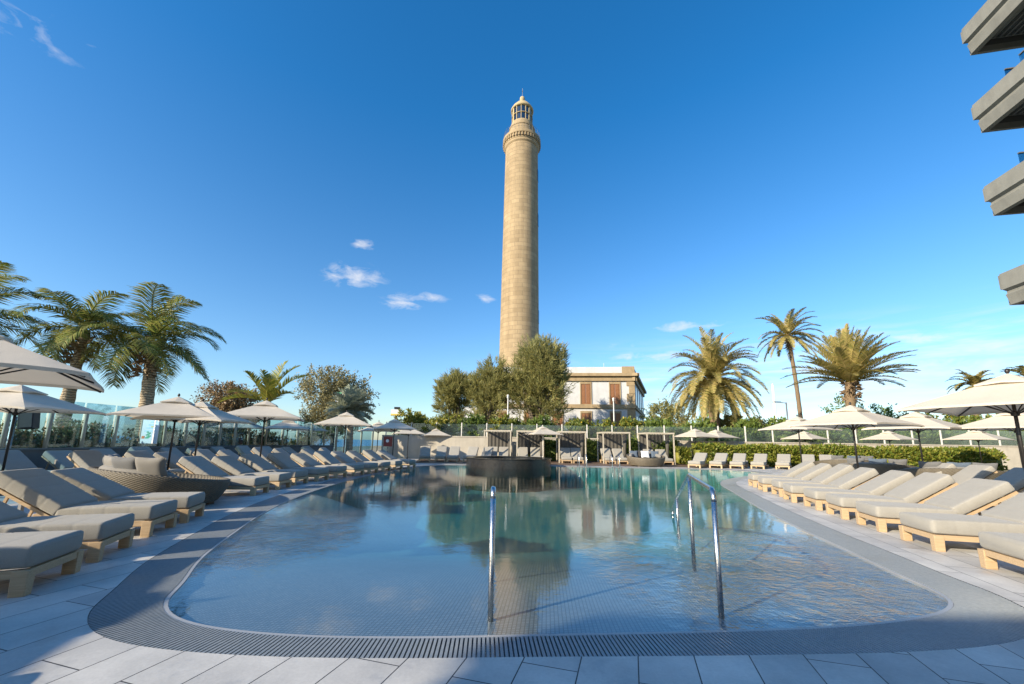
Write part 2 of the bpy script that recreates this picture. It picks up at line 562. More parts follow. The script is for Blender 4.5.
M = dict(
    deck=mat_deck(), grate=mat_grate(), mosaic=mat_mosaic(), water=mat_water(),
    kerb=plain('pool_kerb_stone', (.34, .345, .345), .35, var=.1, scale=3, bump=.1),
    channel=plain('gutter_dark', (.018, .022, .026), .5),
    cushion=mat_fabric('cushion_fabric', (.33, .31, .268)),
    teak=mat_wood('pale_teak', (.40, .275, .15), (.55, .40, .24)),
    canvas=mat_canvas('canvas_cream', (.71, .635, .52)),
    pole=plain('dark_bronze_pole', (.035, .032, .03), .38, .4),
    whitepole=plain('white_pole', (.7, .68, .63), .4),
    base=plain('dark_base', (.06, .06, .06), .6),
    wicker=mat_wicker('woven_wicker', (.15, .125, .085)),
    wickerdark=mat_wicker('woven_wicker_dark', (.20, .165, .115)),
    mattress=mat_fabric('daybed_fabric', (.22, .215, .20)),
    pillow=mat_fabric('pillow_pale', (.23, .215, .19)),
    pillowgrey=mat_fabric('pillow_grey', (.15, .15, .148)),
    pillowdark=mat_fabric('pillow_dark', (.065, .062, .06)),
    pillowblue=mat_fabric('pillow_slate', (.10, .13, .17)),
    darktable=mat_wood('dark_slat_wood', (.09, .07, .05), (.17, .135, .10)),
    steel=mat_metal('polished_steel', (.60, .585, .56), .26),
    tower=mat_tower(),
    trimstone=mat_plaster('trim_stone', (.39, .29, .165), .25),
    whitewash=mat_plaster('whitewash', (.57, .575, .575), .12),
    shutter=mat_wood('brown_shutter', (.20, .085, .035), (.32, .145, .06), (20, 20, 2)),
    darkglass=plain('dark_window_glass', (.02, .025, .03), .08),
    lantern=mat_glass('lantern_glass', (.42, .47, .50), .22),
    cupola=mat_plaster('cupola_paint', (.46, .36, .20), .1),
    glass=mat_glass('fence_glass', (.64, .83, .94), .04, .012),
    glassclear=mat_glass('back_fence_glass', (.90, .95, .93), .03, .035),
    railglass=mat_glass('balcony_glass', (.55, .80, .86), .08),
    post=mat_wood('weathered_post', (.36, .285, .18), (.52, .42, .28), (20, 20, 1)),
    wallcream=mat_plaster('cream_wall', (.50, .45, .365), .16),
    walldark=mat_plaster('grey_planter_wall', (.16, .165, .16), .2),
    decking=mat_decking(), tub=mat_tubtile(),
    cabana=plain('cabana_frame_paint', (.46, .41, .32), .5),
    curtain=mat_fabric('dark_curtain', (.10, .092, .078)),
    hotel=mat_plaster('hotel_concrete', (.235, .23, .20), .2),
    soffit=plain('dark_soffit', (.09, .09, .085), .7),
    soffitslat=plain('soffit_slat', (.20, .19, .17), .6),
    leafcoco=mat_leaf('coconut_frond', [(.11, .165, .035), (.19, .235, .05), (.29, .29, .075), (.36, .31, .10), (.13, .185, .045)], .38),
    leafdate=mat_leaf('date_frond', [(.26, .245, .07), (.37, .325, .095), (.49, .395, .135), (.54, .41, .16), (.21, .215, .06)], .34),
    leafyoung=mat_leaf('young_palm_frond', [(.15, .19, .03), (.26, .27, .045), (.37, .31, .06)], .32),
    leafcas=mat_leaf('casuarina_needles', [(.24, .245, .085), (.33, .32, .115), (.42, .375, .14), (.19, .20, .07), (.38, .335, .13)], .42),
    leafbrown=mat_leaf('dry_tree_leaf', [(.26, .24, .115), (.34, .30, .15), (.20, .19, .09), (.38, .32, .17)], .25),
    leaforange=mat_leaf('russet_tree_leaf', [(.27, .18, .085), (.34, .20, .085), (.22, .18, .09), (.30, .22, .12)], .2),
    leafsilver=mat_leaf('silver_palm_leaf', [(.34, .38, .28), (.44, .47, .36), (.27, .31, .22), (.52, .52, .40)], .2),
    leafdark=mat_leaf('dark_hedge_leaf', [(.025, .045, .012), (.05, .075, .02), (.08, .10, .03)], .2),
    leafhedge=mat_leaf('hedge_leaf', [(.07, .12, .015), (.14, .19, .025), (.24, .26, .04), (.32, .29, .055), (.085, .135, .02)], .3),
    leafbush=mat_leaf('bush_leaf', [(.08, .14, .03), (.145, .205, .045), (.21, .26, .055), (.10, .155, .035)], .33),
    leafflower=mat_leaf('flowering_bush_leaf', [(.11, .16, .03), (.18, .215, .045), (.26, .27, .06), (.11, .16, .03), (.14, .19, .04), (.20, .235, .045), (.60, .43, .04)], .33),
    leafolean=mat_leaf('planter_leaf', [(.13, .155, .055), (.19, .205, .075), (.26, .245, .10), (.115, .15, .05), (.15, .175, .065), (.20, .20, .075), (.50, .17, .06)], .33),
    barkpalm=mat_bark('palm_bark', (.20, .155, .10), (.48, .39, .27), 9),
    barkdate=mat_bark('date_palm_bark', (.12, .08, .045), (.31, .22, .13), 14),
    bark=mat_bark('tree_bark', (.07, .055, .04), (.17, .135, .10), 4),
    terrain=mat_terrain(), sea=mat_sea(),
    white=plain('white_panel', (.80, .80, .78), .5, var=.04),
    green=plain('green_paint', (.10, .42, .22), .5), orange=plain('orange_paint', (.72, .20, .06), .5), yellow=plain('yellow_paint', (.75, .55, .10), .5),
    skyblue=plain('pale_blue_paint', (.60, .74, .78), .5), blackbox=plain('black_plastic', (.018, .018, .02), .5), red=plain('brick_red_paint', (.22, .045, .035), .6),
    greymetal=plain('grey_metal', (.22, .22, .22), .4, .5), rock=mat_plaster('rubble_stone', (.24, .185, .13), .35),
)
M['water'].name = 'pool_water_surface'


# ------------------------------------------------------------------ mesh helpers
class MB:
    def __init__(s):
        s.v, s.f, s.uv = [], [], {}

    def add(s, verts, faces):
        o = len(s.v)
        s.v.extend([tuple(v) for v in verts])
        s.f.extend([tuple(i + o for i in f) for f in faces])
        return o

    def box(s, c, d, rot=None, taper=1.0):
        x, y, z = d[0] / 2, d[1] / 2, d[2] / 2
        p = [Vector((sx * x * (taper if sz > 0 else 1), sy * y * (taper if sz > 0 else 1), sz * z)) for sz in (-1, 1) for sx, sy in ((-1, -1), (1, -1), (1, 1), (-1, 1))]
        if rot is not None: p = [rot @ q for q in p]
        c = Vector(c)
        s.add([q + c for q in p], [(3, 2, 1, 0), (4, 5, 6, 7), (0, 1, 5, 4), (1, 2, 6, 5), (2, 3, 7, 6), (3, 0, 4, 7)])

    def bar(s, a, b, w, h=None, up=(0, 0, 1)):
        a, b = Vector(a), Vector(b)
        h = h or w
        d = (b - a); L = d.length; d.normalize()
        u = Vector(up)
        if abs(d.dot(u)) > .98: u = Vector((0, 1, 0))
        sd = d.cross(u).normalized(); u = sd.cross(d)
        m = Matrix((sd, d, u)).transposed()
        s.box((a + b) / 2, (w, L, h), m)

    def tube(s, pts, r, n=10, cap=True):
        pts = [Vector(p) for p in pts]
        rs = r if isinstance(r, (list, tuple)) else [r] * len(pts)
        rings = []
        prev = None
        for i, p in enumerate(pts):
            d = (pts[min(i + 1, len(pts) - 1)] - pts[max(i - 1, 0)]).normalized()
            if prev is None:
                u = Vector((1, 0, 0)) if abs(d.x) < .9 else Vector((0, 1, 0))
                a = d.cross(u).normalized()
            else:
                a = (prev - d * prev.dot(d)).normalized()
            prev = a
            b = d.cross(a)
            rings.append([p + (a * math.cos(2 * math.pi * k / n) + b * math.sin(2 * math.pi * k / n)) * rs[i] for k in range(n)])
        f = []
        for i in range(len(pts) - 1):
            for k in range(n):
                f.append((i * n + k, i * n + (k + 1) % n, (i + 1) * n + (k + 1) % n, (i + 1) * n + k))
        if cap:
            f.append(tuple(range(n - 1, -1, -1))); f.append(tuple((len(pts) - 1) * n + k for k in range(n)))
        s.add([q for rr in rings for q in rr], f)

    def lathe(s, prof, n=32, c=(0, 0, 0), cap=True):
        vs = [(c[0] + r * math.cos(2 * math.pi * k / n), c[1] + r * math.sin(2 * math.pi * k / n), c[2] + z) for r, z in prof for k in range(n)]
        f = []
        for i in range(len(prof) - 1):
            for k in range(n):
                f.append((i * n + k, i * n + (k + 1) % n, (i + 1) * n + (k + 1) % n, (i + 1) * n + k))
        if cap:
            f.append(tuple(range(n - 1, -1, -1))); f.append(tuple((len(prof) - 1) * n + k for k in range(n)))
        s.add(vs, f)

    def prism(s, poly, z0, z1):
        n = len(poly)
        s.add([(p[0], p[1], z0) for p in poly] + [(p[0], p[1], z1) for p in poly],
              [tuple(range(n - 1, -1, -1)), tuple(range(n, 2 * n))] + [(i, (i + 1) % n, n + (i + 1) % n, n + i) for i in range(n)])

    def build(s, name, mat, parent=None, smooth=False, loc=None, bevel=0.0, mx=None):
        me = bpy.data.meshes.new(name)
        me.from_pydata(s.v, [], s.f)
        me.update()
        if bevel:
            bm = bmesh.new(); bm.from_mesh(me)
            bmesh.ops.bevel(bm, geom=list(bm.edges), offset=bevel, segments=2, affect='EDGES', profile=.7)
            bm.to_mesh(me); bm.free()
        return link(name, me, mat, parent, smooth)


def link(name, me, mat, parent=None, smooth=False):
    if smooth:
        me.polygons.foreach_set('use_smooth', [True] * len(me.polygons))
    o = bpy.data.objects.new(name, me)
    col.objects.link(o)
    if mat is not None: me.materials.append(mat)
    if parent is not None: o.parent = parent
    return o


def smooth_angle(o, deg=40):
    me = o.data
    bm = bmesh.new(); bm.from_mesh(me)
    for e in bm.edges:
        if len(e.link_faces) == 2: e.smooth = e.calc_face_angle(0) < R(deg)
    for f in bm.faces: f.smooth = True
    bm.to_mesh(me); bm.free()
    return o


def npmesh(name, V, Q, mat, parent=None, smooth=False):
    """fast quad mesh from arrays"""
    me = bpy.data.meshes.new(name)
    V = np.asarray(V, dtype=np.float32); Q = np.asarray(Q, dtype=np.int32)
    me.vertices.add(len(V)); me.vertices.foreach_set('co', V.ravel())
    me.loops.add(Q.size); me.loops.foreach_set('vertex_index', Q.ravel())
    me.polygons.add(len(Q)); me.polygons.foreach_set('loop_start', np.arange(0, Q.size, Q.shape[1], dtype=np.int32))
    me.update(calc_edges=True); me.validate()
    return link(name, me, mat, parent, smooth)


def tag(o, label=None, cat=None, group=None, kind=None):
    if label: o['label'] = label
    if cat: o['category'] = cat
    if group: o['group'] = group
    if kind: o['kind'] = kind
    return o


def empty(name, loc=(0, 0, 0), rz=0.0, label=None, cat=None, group=None):
    o = bpy.data.objects.new(name, None)
    o.empty_display_size = .2
    col.objects.link(o)
    o.location = loc; o.rotation_euler = (0, 0, rz)
    return tag(o, label, cat, group)


KIDS = {}


def copy_tree(o, parent=None):
    c = o.copy(); col.objects.link(c)
    if parent is not None: c.parent = parent
    for ch in o.children: copy_tree(ch, c)
    return c


def struct(o): return tag(o, kind='structure')


ORD = ['first', 'second', 'third', 'fourth', 'fifth', 'sixth', 'seventh', 'eighth', 'ninth', 'tenth', 'eleventh', 'twelfth', 'thirteenth', 'fourteenth', 'fifteenth', 'sixteenth', 'seventeenth', 'eighteenth', 'nineteenth', 'twentieth']


def spline(pts, n, closed=True):
    """Catmull-Rom, resampled evenly"""
    P = [np.array(p, float) for p in pts]
    m = len(P); out = []
    rngs = range(m) if closed else range(m - 1)
    for i in rngs:
        if closed: p0, p1, p2, p3 = P[(i - 1) % m], P[i], P[(i + 1) % m], P[(i + 2) % m]
        else: p0, p1, p2, p3 = P[max(i - 1, 0)], P[i], P[i + 1], P[min(i + 2, m - 1)]
        for k in range(24):
            t = k / 24
            out.append(.5 * ((2 * p1) + (-p0 + p2) * t + (2 * p0 - 5 * p1 + 4 * p2 - p3) * t * t + (-p0 + 3 * p1 - 3 * p2 + p3) * t ** 3))
    if not closed: out.append(P[-1])
    out = np.array(out)
    loop = np.vstack([out, out[:1]]) if closed else out
    d = np.r_[0, np.cumsum(np.linalg.norm(np.diff(loop, axis=0), axis=1))]
    ts = np.linspace(0, d[-1], n + 1)[:-1] if closed else np.linspace(0, d[-1], n)
    return np.c_[np.interp(ts, d, loop[:, 0]), np.interp(ts, d, loop[:, 1])]


# ------------------------------------------------------------------ pool and ground
INNER = [(0.3, 3.26), (1.6, 3.36), (2.75, 3.5), (3.6, 3.72), (4.08, 4.0), (4.3, 4.4), (4.42, 4.95), (4.7, 5.95), (5.05, 7.3), (5.75, 9.6), (6.8, 12.6), (7.75, 15.2),
         (9.0, 17.2), (11.0, 19.2), (12.7, 20.9), (13.2, 22.6), (12.0, 23.9), (9, 24.3), (5, 24.5), (0, 24.6), (-3.4, 24.4), (-4.7, 23.2), (-5.25, 20.6), (-5.62, 17.5), (-5.65, 14.4),
         (-5.4, 11.6), (-5.05, 9.4), (-4.6, 7.7), (-4.15, 6.4), (-3.65, 5.1), (-3.2, 4.25), (-2.95, 3.76), (-2.63, 3.46), (-2.15, 3.28), (-1.5, 3.19), (-.7, 3.19)]
inner = spline(INNER, 620)
# outer line of the grating ring: offset along the outward normal, narrower at the front
tang = np.roll(inner, -1, 0) - np.roll(inner, 1, 0)
tang /= np.linalg.norm(tang, axis=1)[:, None]
nrm = np.c_[tang[:, 1], -tang[:, 0]]          # the loop runs counter-clockwise: this points outward
for _ in range(30):
    nrm = (nrm + np.roll(nrm, 1, 0) + np.roll(nrm, -1, 0)); nrm /= np.linalg.norm(nrm, axis=1)[:, None]
wid = np.where(inner[:, 1] < 3.0, .3, np.clip(.31 + (inner[:, 1] - 3.2) * .42, .31, .53))
lf = np.clip(-inner[:, 0] - 2.0, 0, 1) * np.clip(4.2 - inner[:, 1], 0, 1)
for _ in range(25): wid = (wid + np.roll(wid, 1) + np.roll(wid, -1)) / 3
outer = inner + nrm * wid[:, None]


def loop_fill(name, loops, z, mat):
    bm = bmesh.new()
    es = []
    for lp in loops:
        vs = [bm.verts.new((p[0], p[1], z)) for p in lp]
        for i in range(len(vs)): es.append(bm.edges.new((vs[i], vs[(i + 1) % len(vs)])))
    bmesh.ops.triangle_fill(bm, use_beauty=True, use_dissolve=False, edges=es, normal=(0, 0, 1))
    for f in bm.faces:
        if f.normal.z < 0: f.normal_flip()
    me = bpy.data.meshes.new(name); bm.to_mesh(me); bm.free()
    return link(name, me, mat)


DECK = [(-15.0, -26), (24, -26), (24, 34), (-15.0, 34)]
struct(loop_fill('pool_deck', [outer, DECK], 0.0, M['deck']))
# the sandy ground and the sea, as far as the horizon
g = MB()
X0, X1, Y0, Y1 = -14.9, 23.9, -25.9, 33.9
xs = [-34, X0, X1, 4000]; ys = [-3000, Y0, Y1, 420]
for i in range(3):
    for j in range(3):
        if i == 1 and j == 1: continue
        g.add([(xs[i], ys[j], -.06), (xs[i + 1], ys[j], -.06), (xs[i + 1], ys[j + 1], -.06), (xs[i], ys[j + 1], -.06)], [(0, 1, 2, 3)])
g.add([(-34, -3000, -.06), (-34, 420, -.06), (-70, 420, -4.5), (-70, -3000, -4.5)], [(0, 1, 2, 3)])
g.add([(-34, 420, -.06), (4000, 420, -.06), (4000, 470, -4.5), (-34, 470, -4.5)], [(0, 1, 2, 3)])
struct(g.build('ground', M['terrain']))
s_ = MB(); s_.add([(-20000, -20000, -3), (20000, -20000, -3), (20000, 20000, -3), (-20000, 20000, -3)], [(0, 1, 2, 3)])
struct(s_.build('sea', M['sea']))


def depth(x, y):
    """beach entry: shallow along the front and beside the grating, deep in the middle"""
    de = np.min(np.hypot(inner[:, 0] - x, inner[:, 1] - y))
    u = np.clip((y - 4.6) / 7.0, 0, 1); u = u * u * (3 - 2 * u)
    d = .035 + np.clip((y - 3.25) * .055, 0, .2) + 1.0 * u
    side = .035 + .16 * de + .10 * de ** 2 + 1.2 * np.clip((y - 11) / 5, 0, 1)
    return -float(min(d, side))


gx = np.arange(-7, 15, .25); gy = np.arange(2.4, 26, .25)
V = [(x, y, depth(x, y)) for y in gy for x in gx]
n = len(gx)
Q = [(j * n + i, j * n + i + 1, (j + 1) * n + i + 1, (j + 1) * n + i) for j in range(len(gy) - 1) for i in range(n - 1)]
struct(npmesh('pool_floor', V, Q, M['mosaic'], smooth=True))
N = len(inner)
w = MB()
off = inner + nrm * .004
w.add([(p[0], p[1], -.035) for p in off] + [(p[0], p[1], -1.75) for p in off], [(i, N + i, N + (i + 1) % N, (i + 1) % N) for i in range(N)])
struct(w.build('pool_wall', M['mosaic']))
w = MB()
w.add([(p[0], p[1], -.014) for p in inner] + [(p[0], p[1], -1.6) for p in inner],
      [tuple(range(N)), tuple(range(2 * N - 1, N - 1, -1))] + [(i, N + i, N + (i + 1) % N, (i + 1) % N) for i in range(N)])
wo = w.build('pool_water', M['water'])
struct(wo)
# overflow ring: a stone lip, a dark gutter and the slotted grating
rail = MB()


def ring(mb, a, b, z0, z1):
    """closed band between two loops, with its inner and outer faces down to z0"""
    n_ = len(a)
    vs = [(p[0], p[1], z1) for p in a] + [(p[0], p[1], z1) for p in b] + [(p[0], p[1], z0) for p in a] + [(p[0], p[1], z0) for p in b]
    fs = []
    for i in range(n_):
        j = (i + 1) % n_
        fs += [(i, n_ + i, n_ + j, j), (2 * n_ + j, j, i, 2 * n_ + i)[::-1], (n_ + i, 3 * n_ + i, 3 * n_ + j, n_ + j)]
    mb.add(vs, fs)


lip = MB(); ring(lip, inner + nrm * .002, inner + nrm * .035, -.04, -.006)
struct(lip.build('pool_kerb', M['kerb']))
gut = MB()
gut.add([(p[0], p[1], -.06) for p in inner + nrm * .035] + [(p[0], p[1], -.06) for p in outer + nrm * .01], [(i, N + i, N + (i + 1) % N, (i + 1) % N) for i in range(N)])
gut.add([(p[0], p[1], -.06) for p in outer + nrm * .0005] + [(p[0], p[1], -.001) for p in outer + nrm * .0005], [(i, (i + 1) % N, N + (i + 1) % N, N + i) for i in range(N)])
struct(gut.build('pool_gutter', M['channel']))
# grating bars every 30 mm along the ring
lens = np.r_[0, np.cumsum(np.linalg.norm(np.diff(np.vstack([inner, inner[:1]]), axis=0), axis=1))]
tot_l = lens[-1]
nb = int(tot_l / .031)
gr = MB()
idx = np.arange(N + 1)
for k in range(nb):
    sdist = (k + .5) / nb * tot_l
    i = np.interp(sdist, lens, idx)
    i0 = int(i) % N; fr = i - int(i); i1 = (i0 + 1) % N
    p = inner[i0] * (1 - fr) + inner[i1] * fr
    nn = nrm[i0] * (1 - fr) + nrm[i1] * fr; nn /= np.linalg.norm(nn)
    q = outer[i0] * (1 - fr) + outer[i1] * fr
    y = p[1]
    if y > 19 and False: continue
    tt = np.array([-nn[1], nn[0]])
    a = p + nn * .038; b = q - nn * .004
    wa = .0098; wb = .0098 * max(.6, np.linalg.norm(b - a) * 0 + 1.06)
    z1, z0 = -.002, -.03
    vs = [(*(a - tt * wa), z0), (*(a + tt * wa), z0), (*(b + tt * wb), z0), (*(b - tt * wb), z0), (*(a - tt * wa), z1), (*(a + tt * wa), z1), (*(b + tt * wb), z1), (*(b - tt * wb), z1)]
    gr.add(vs, [(4, 5, 6, 7), (0, 1, 5, 4), (1, 2, 6, 5), (2, 3, 7, 6), (3, 0, 4, 7)])
struct(gr.build('pool_grating', M['grate']))
# wooden strip of deck behind the far edge of the pool
fd = MB(); fd.add([(-6, 25.6, .004), (14.5, 25.6, .004), (16, 31, .004), (-7, 31, .004)], [(0, 1, 2, 3)])
struct(fd.build('decking', M['decking']))


# ------------------------------------------------------------------ vegetation
def ortho(d):
    u = np.where(np.abs(d[:, 2:3]) < .9, np.array([[0, 0, 1.]]), np.array([[1., 0, 0]]))
    a = np.cross(d, u); a /= np.linalg.norm(a, axis=1)[:, None] + 1e-9
    return a


def leaf_quads(P, D, L, Wd, twist=None):
    """rhombic leaves: base P, direction D (unit), length L, width Wd"""
    n_ = len(P)
    a = ortho(D)
    if twist is None: twist = rng.uniform(0, math.pi, n_)
    b = np.cross(D, a)
    sd = a * np.cos(twist)[:, None] + b * np.sin(twist)[:, None]
    L = np.broadcast_to(L, (n_,))[:, None]; Wd = np.broadcast_to(Wd, (n_,))[:, None]
    V = np.stack([P, P + D * L * .45 + sd * Wd / 2, P + D * L, P + D * L * .45 - sd * Wd / 2], 1).reshape(-1, 3)
    return V, np.arange(4 * n_).reshape(-1, 4)


def unit(n_):
    d = rng.normal(size=(n_, 3)); return d / np.linalg.norm(d, axis=1)[:, None]


def join(parts):
    Vs, Qs, o = [], [], 0
    for V_, Q_ in parts:
        Vs.append(V_); Qs.append(Q_ + o); o += len(V_)
    return np.vstack(Vs), np.vstack(Qs)


def frond(origin, az, el, L, droop, leaf, n_=40, wind=0.0, width=.05, vee=.35, hang=.3, fold=1.0):
    """one feather frond: arching rachis with leaflets on both sides"""
    d = Vector((math.cos(az) * math.cos(el), math.sin(az) * math.cos(el), math.sin(el)))
    p = Vector(origin); pts = [p.copy()]; ds = [d.copy()]
    K = 14
    for k in range(K):
        t = (k + 1) / K
        d = (d + Vector((wind * .10 * t, 0, -droop * (.05 + .16 * t)))).normalized()
        p = p + d * (L / K); pts.append(p.copy()); ds.append(d.copy())
    pts = np.array(pts); ds = np.array(ds)
    ts = np.linspace(.12, .99, n_)
    ip = lambda A: np.stack([np.interp(ts, np.linspace(0, 1, K + 1), A[:, i]) for i in range(3)], 1)
    P, D = ip(pts), ip(ds)
    D /= np.linalg.norm(D, axis=1)[:, None]
    sd = np.cross(D, np.array([[0, 0, 1.]])); sd /= np.linalg.norm(sd, axis=1)[:, None] + 1e-6
    up = np.cross(sd, D)
    parts = []
    prof = leaf * (np.sin(np.pi * np.clip(.16 + .80 * ts, 0, 1)) ** .7)
    for sgn in (-1, 1):
        j = rng.normal(0, .10, (n_, 3))
        dl = D * (.50 + .35 * ts[:, None]) + sd * sgn * .85 + up * vee + j + np.array([[wind * .22, 0, 0]])
        dl /= np.linalg.norm(dl, axis=1)[:, None]
        m = P + dl * (prof * .5)[:, None]
        d2 = dl + np.array([[wind * .18, 0, -hang]]); d2 /= np.linalg.norm(d2, axis=1)[:, None]
        e = m + d2 * (prof * .5)[:, None] * rng.uniform(.8, 1.1, (n_, 1))
        wv = D * width * .5
        V_ = np.stack([P - wv * .7, P + wv * .7, m + wv, m - wv, e + wv * .12, e - wv * .12], 1).reshape(-1, 3)
        b = np.arange(n_)[:, None] * 6
        Q_ = np.vstack([b + np.array([[0, 1, 2, 3]]), b + np.array([[3, 2, 4, 5]])])
        parts.append((V_, Q_))
    # rachis as a thin three-sided strip
    r0 = np.linspace(.035, .008, K + 1)[:, None] * (L / 3)
    s2 = np.cross(ds, np.array([[0, 0, 1.]])); s2 /= np.linalg.norm(s2, axis=1)[:, None] + 1e-6
    u2 = np.cross(s2, ds)
    Vr = np.stack([pts - s2 * r0, pts + s2 * r0, pts + u2 * r0], 1).reshape(-1, 3)
    Qr = []
    for k in range(K):
        for q in range(3):
            Qr.append((k * 3 + q, k * 3 + (q + 1) % 3, k * 3 + 3 + (q + 1) % 3, k * 3 + 3 + q))
    parts.append((Vr, np.array(Qr)))
    return join(parts)


def palm(name, foot, top, r0, r1, fr, mat, bark, label, cat='palm', group=None, skirt=None, bulge=0.0):
    """fr: list of (az, el, L, droop, kwargs)"""
    foot, top = Vector(foot), Vector(top)
    root = empty(name, foot, 0, label, cat, group)
    tp = top - foot
    t = MB(); K = 22; pts = []; rs = []
    for k in range(K + 1):
        u = k / K
        bend = math.sin(u * math.pi) * .04 * tp.length * (1 if tp.x >= 0 else -1)
        pts.append(Vector((tp.x * u ** 1.3 - bend * .3, tp.y * u, tp.z * u)))
        r = r0 + (r1 - r0) * u + bulge * max(0, (u - .75) * 4) ** 2 * (1 if u < .97 else .6)
        rs.append(r * (1 + .05 * ((k % 2) * 2 - 1)) * (1.25 if k == 0 else 1))
    t.tube(pts, rs, 12)
    t.build('trunk', bark, root, smooth=True)
    parts = [frond(tp + Vector((random.uniform(-.1, .1), random.uniform(-.1, .1), random.uniform(-.15, .2))), a, e, L, dr, **kw) for (a, e, L, dr, kw) in fr]
    V_, Q_ = join(parts)
    npmesh('crown', V_, Q_, mat, root)
    if skirt:
        # old leaf bases below the crown
        n_ = skirt
        a = rng.uniform(0, 2 * math.pi, n_); z = rng.uniform(-1.5, .1, n_)
        P = np.c_[np.cos(a) * r1, np.sin(a) * r1, z] + np.array(tp)
        D = np.c_[np.cos(a) * .7, np.sin(a) * .7, rng.uniform(-.6, .9, n_)]; D /= np.linalg.norm(D, axis=1)[:, None]
        V_, Q_ = leaf_quads(P, D, rng.uniform(.25, .6, n_), .16)
        npmesh('leaf_bases', V_, Q_, M['barkdate'], root)
    return root


def tree(name, foot, clumps, leaf_n, leaf_l, leaf_w, mat, label, cat='tree', group=None, up=.4, trunk_r=.25, trunk_top=None, spread=1.0, outw=.7, needle=False):
    """clumps: list of (dx, dy, z, r) of foliage masses around limbs; leaves fill each mass unevenly"""
    foot = Vector(foot)
    root = empty(name, foot, 0, label, cat, group)
    t = MB()
    zc = min(c[2] for c in clumps)
    fork = trunk_top if trunk_top is not None else max(.3, zc * .6)
    t.tube([(0, 0, -.05), (.05, .02, fork * .5), (0, 0, fork)], [trunk_r * 1.25, trunk_r, trunk_r * .85], 9)
    for (dx, dy, z, r) in clumps:
        mid = Vector((dx * .45, dy * .45, fork + (z - fork) * .55))
        t.tube([(0, 0, fork * .92), mid, (dx, dy, z + r * .2)], [trunk_r * .6, trunk_r * .34, trunk_r * .1], 6)
    t.build('trunk', M['bark'], root, smooth=True)
    parts = []
    vol = sum(c[3] ** 2 for c in clumps)
    for (dx, dy, z, r) in clumps:
        n_ = max(20, int(leaf_n * r * r / vol))
        # twigs first, then leaves along each twig: gives tufts and gaps
        nt = max(6, n_ // 26)
        tw = unit(nt) * (rng.uniform(.25, 1.0, (nt, 1)) ** .5)
        tw[:, 2] = tw[:, 2] * .85
        ends = np.array([dx, dy, z]) + tw * r * spread
        dirs = tw * outw + np.array([[0, 0, up]]) + rng.normal(0, .18, (nt, 3)); dirs /= np.linalg.norm(dirs, axis=1)[:, None]
        per = n_ // nt
        tl = r * rng.uniform(.22, .5, nt)
        u = rng.uniform(-.6, 1, (nt, per))
        P = ends[:, None, :] + dirs[:, None, :] * (u * tl[:, None])[:, :, None] + rng.normal(0, r * .055, (nt, per, 3))
        D = dirs[:, None, :] * (1.0 if needle else .35) + rng.normal(0, .35 if needle else .6, (nt, per, 3))
        P = P.reshape(-1, 3); D = D.reshape(-1, 3); D /= np.linalg.norm(D, axis=1)[:, None]
        parts.append(leaf_quads(P, D, leaf_l * rng.uniform(.6, 1.3, len(P)), leaf_w * rng.uniform(.7, 1.2, len(P))))
    V_, Q_ = join(parts)
    npmesh('crown', V_, Q_, mat, root)
    return root


def blob_clumps(w, h, z0, n_, seed, r=(.25, .4), d=None):
    """n_ foliage masses spread through an uneven ellipsoid of width w and height h standing on z0"""
    rd = random.Random(seed); out = []
    d = d or w * .8
    for k in range(n_):
        a = rd.uniform(0, 2 * math.pi); q = rd.uniform(.15, 1) ** .6; b = rd.uniform(-1, 1)
        cz = math.sqrt(max(0, 1 - b * b * .75))
        out.append((math.cos(a) * q * w / 2 * .72 * cz, math.sin(a) * q * d / 2 * .72 * cz, z0 + h * (.5 + .36 * b), rd.uniform(*r) * min(w, h)))
    return out


def hedge_mesh(name, line, w, h, n_, leaf, mat, label, cat='hedge', group=None, z0=0.0, kind=None, rough=.12):
    """leaves all over a bumpy long mass"""
    line = [Vector((p[0], p[1], 0)) for p in line]
    seg = [(line[i + 1] - line[i]).length for i in range(len(line) - 1)]
    tl = sum(seg)
    P, D = [], []
    core = MB()
    for i, L in enumerate(seg):
        d = (line[i + 1] - line[i]).normalized(); sdv = Vector((-d.y, d.x, 0))
        core.bar(line[i] + Vector((0, 0, z0 + h * .40)), line[i + 1] + Vector((0, 0, z0 + h * .40)), w * .62, h * .72)
        m = int(n_ * L / tl)
        u = rng.uniform(0, L, m); th = rng.uniform(-.15 * math.pi, 1.15 * math.pi, m)
        ph = u * 1.0
        bum = 1 + rough * (np.sin(ph * 1.7 + i) + .7 * np.sin(ph * 3.9 + 1) + .5 * np.sin(ph * 8.3)) * .6
        rr = rng.uniform(.72, 1.02, m) * bum
        cx = np.cos(th); sz = np.sin(th)
        ex = np.sign(cx) * np.abs(cx) ** .6; ez = np.sign(sz) * np.abs(sz) ** .6
        base = np.array([line[i]] * m) + np.outer(u, np.array(d))
        P.append(base + np.outer(ex * w / 2 * rr, np.array(sdv)) + np.c_[np.zeros(m), np.zeros(m), z0 + h * .45 + ez * h * .55 * rr])
        dd = np.outer(ex, np.array(sdv)) + np.c_[np.zeros(m), np.zeros(m), ez + .3] + rng.normal(0, .6, (m, 3))
        D.append(dd / np.linalg.norm(dd, axis=1)[:, None])
    P = np.vstack(P); D = np.vstack(D)
    V1, Q1 = leaf_quads(P, D, leaf * rng.uniform(.6, 1.3, len(P)), leaf * .55)
    Vc = np.array(core.v); Qc = np.array(core.f)
    V_, Q_ = join([(V1, Q1), (Vc, Qc)])
    o = npmesh(name, V_, Q_, mat)
    return tag(o, label, cat, group, kind)


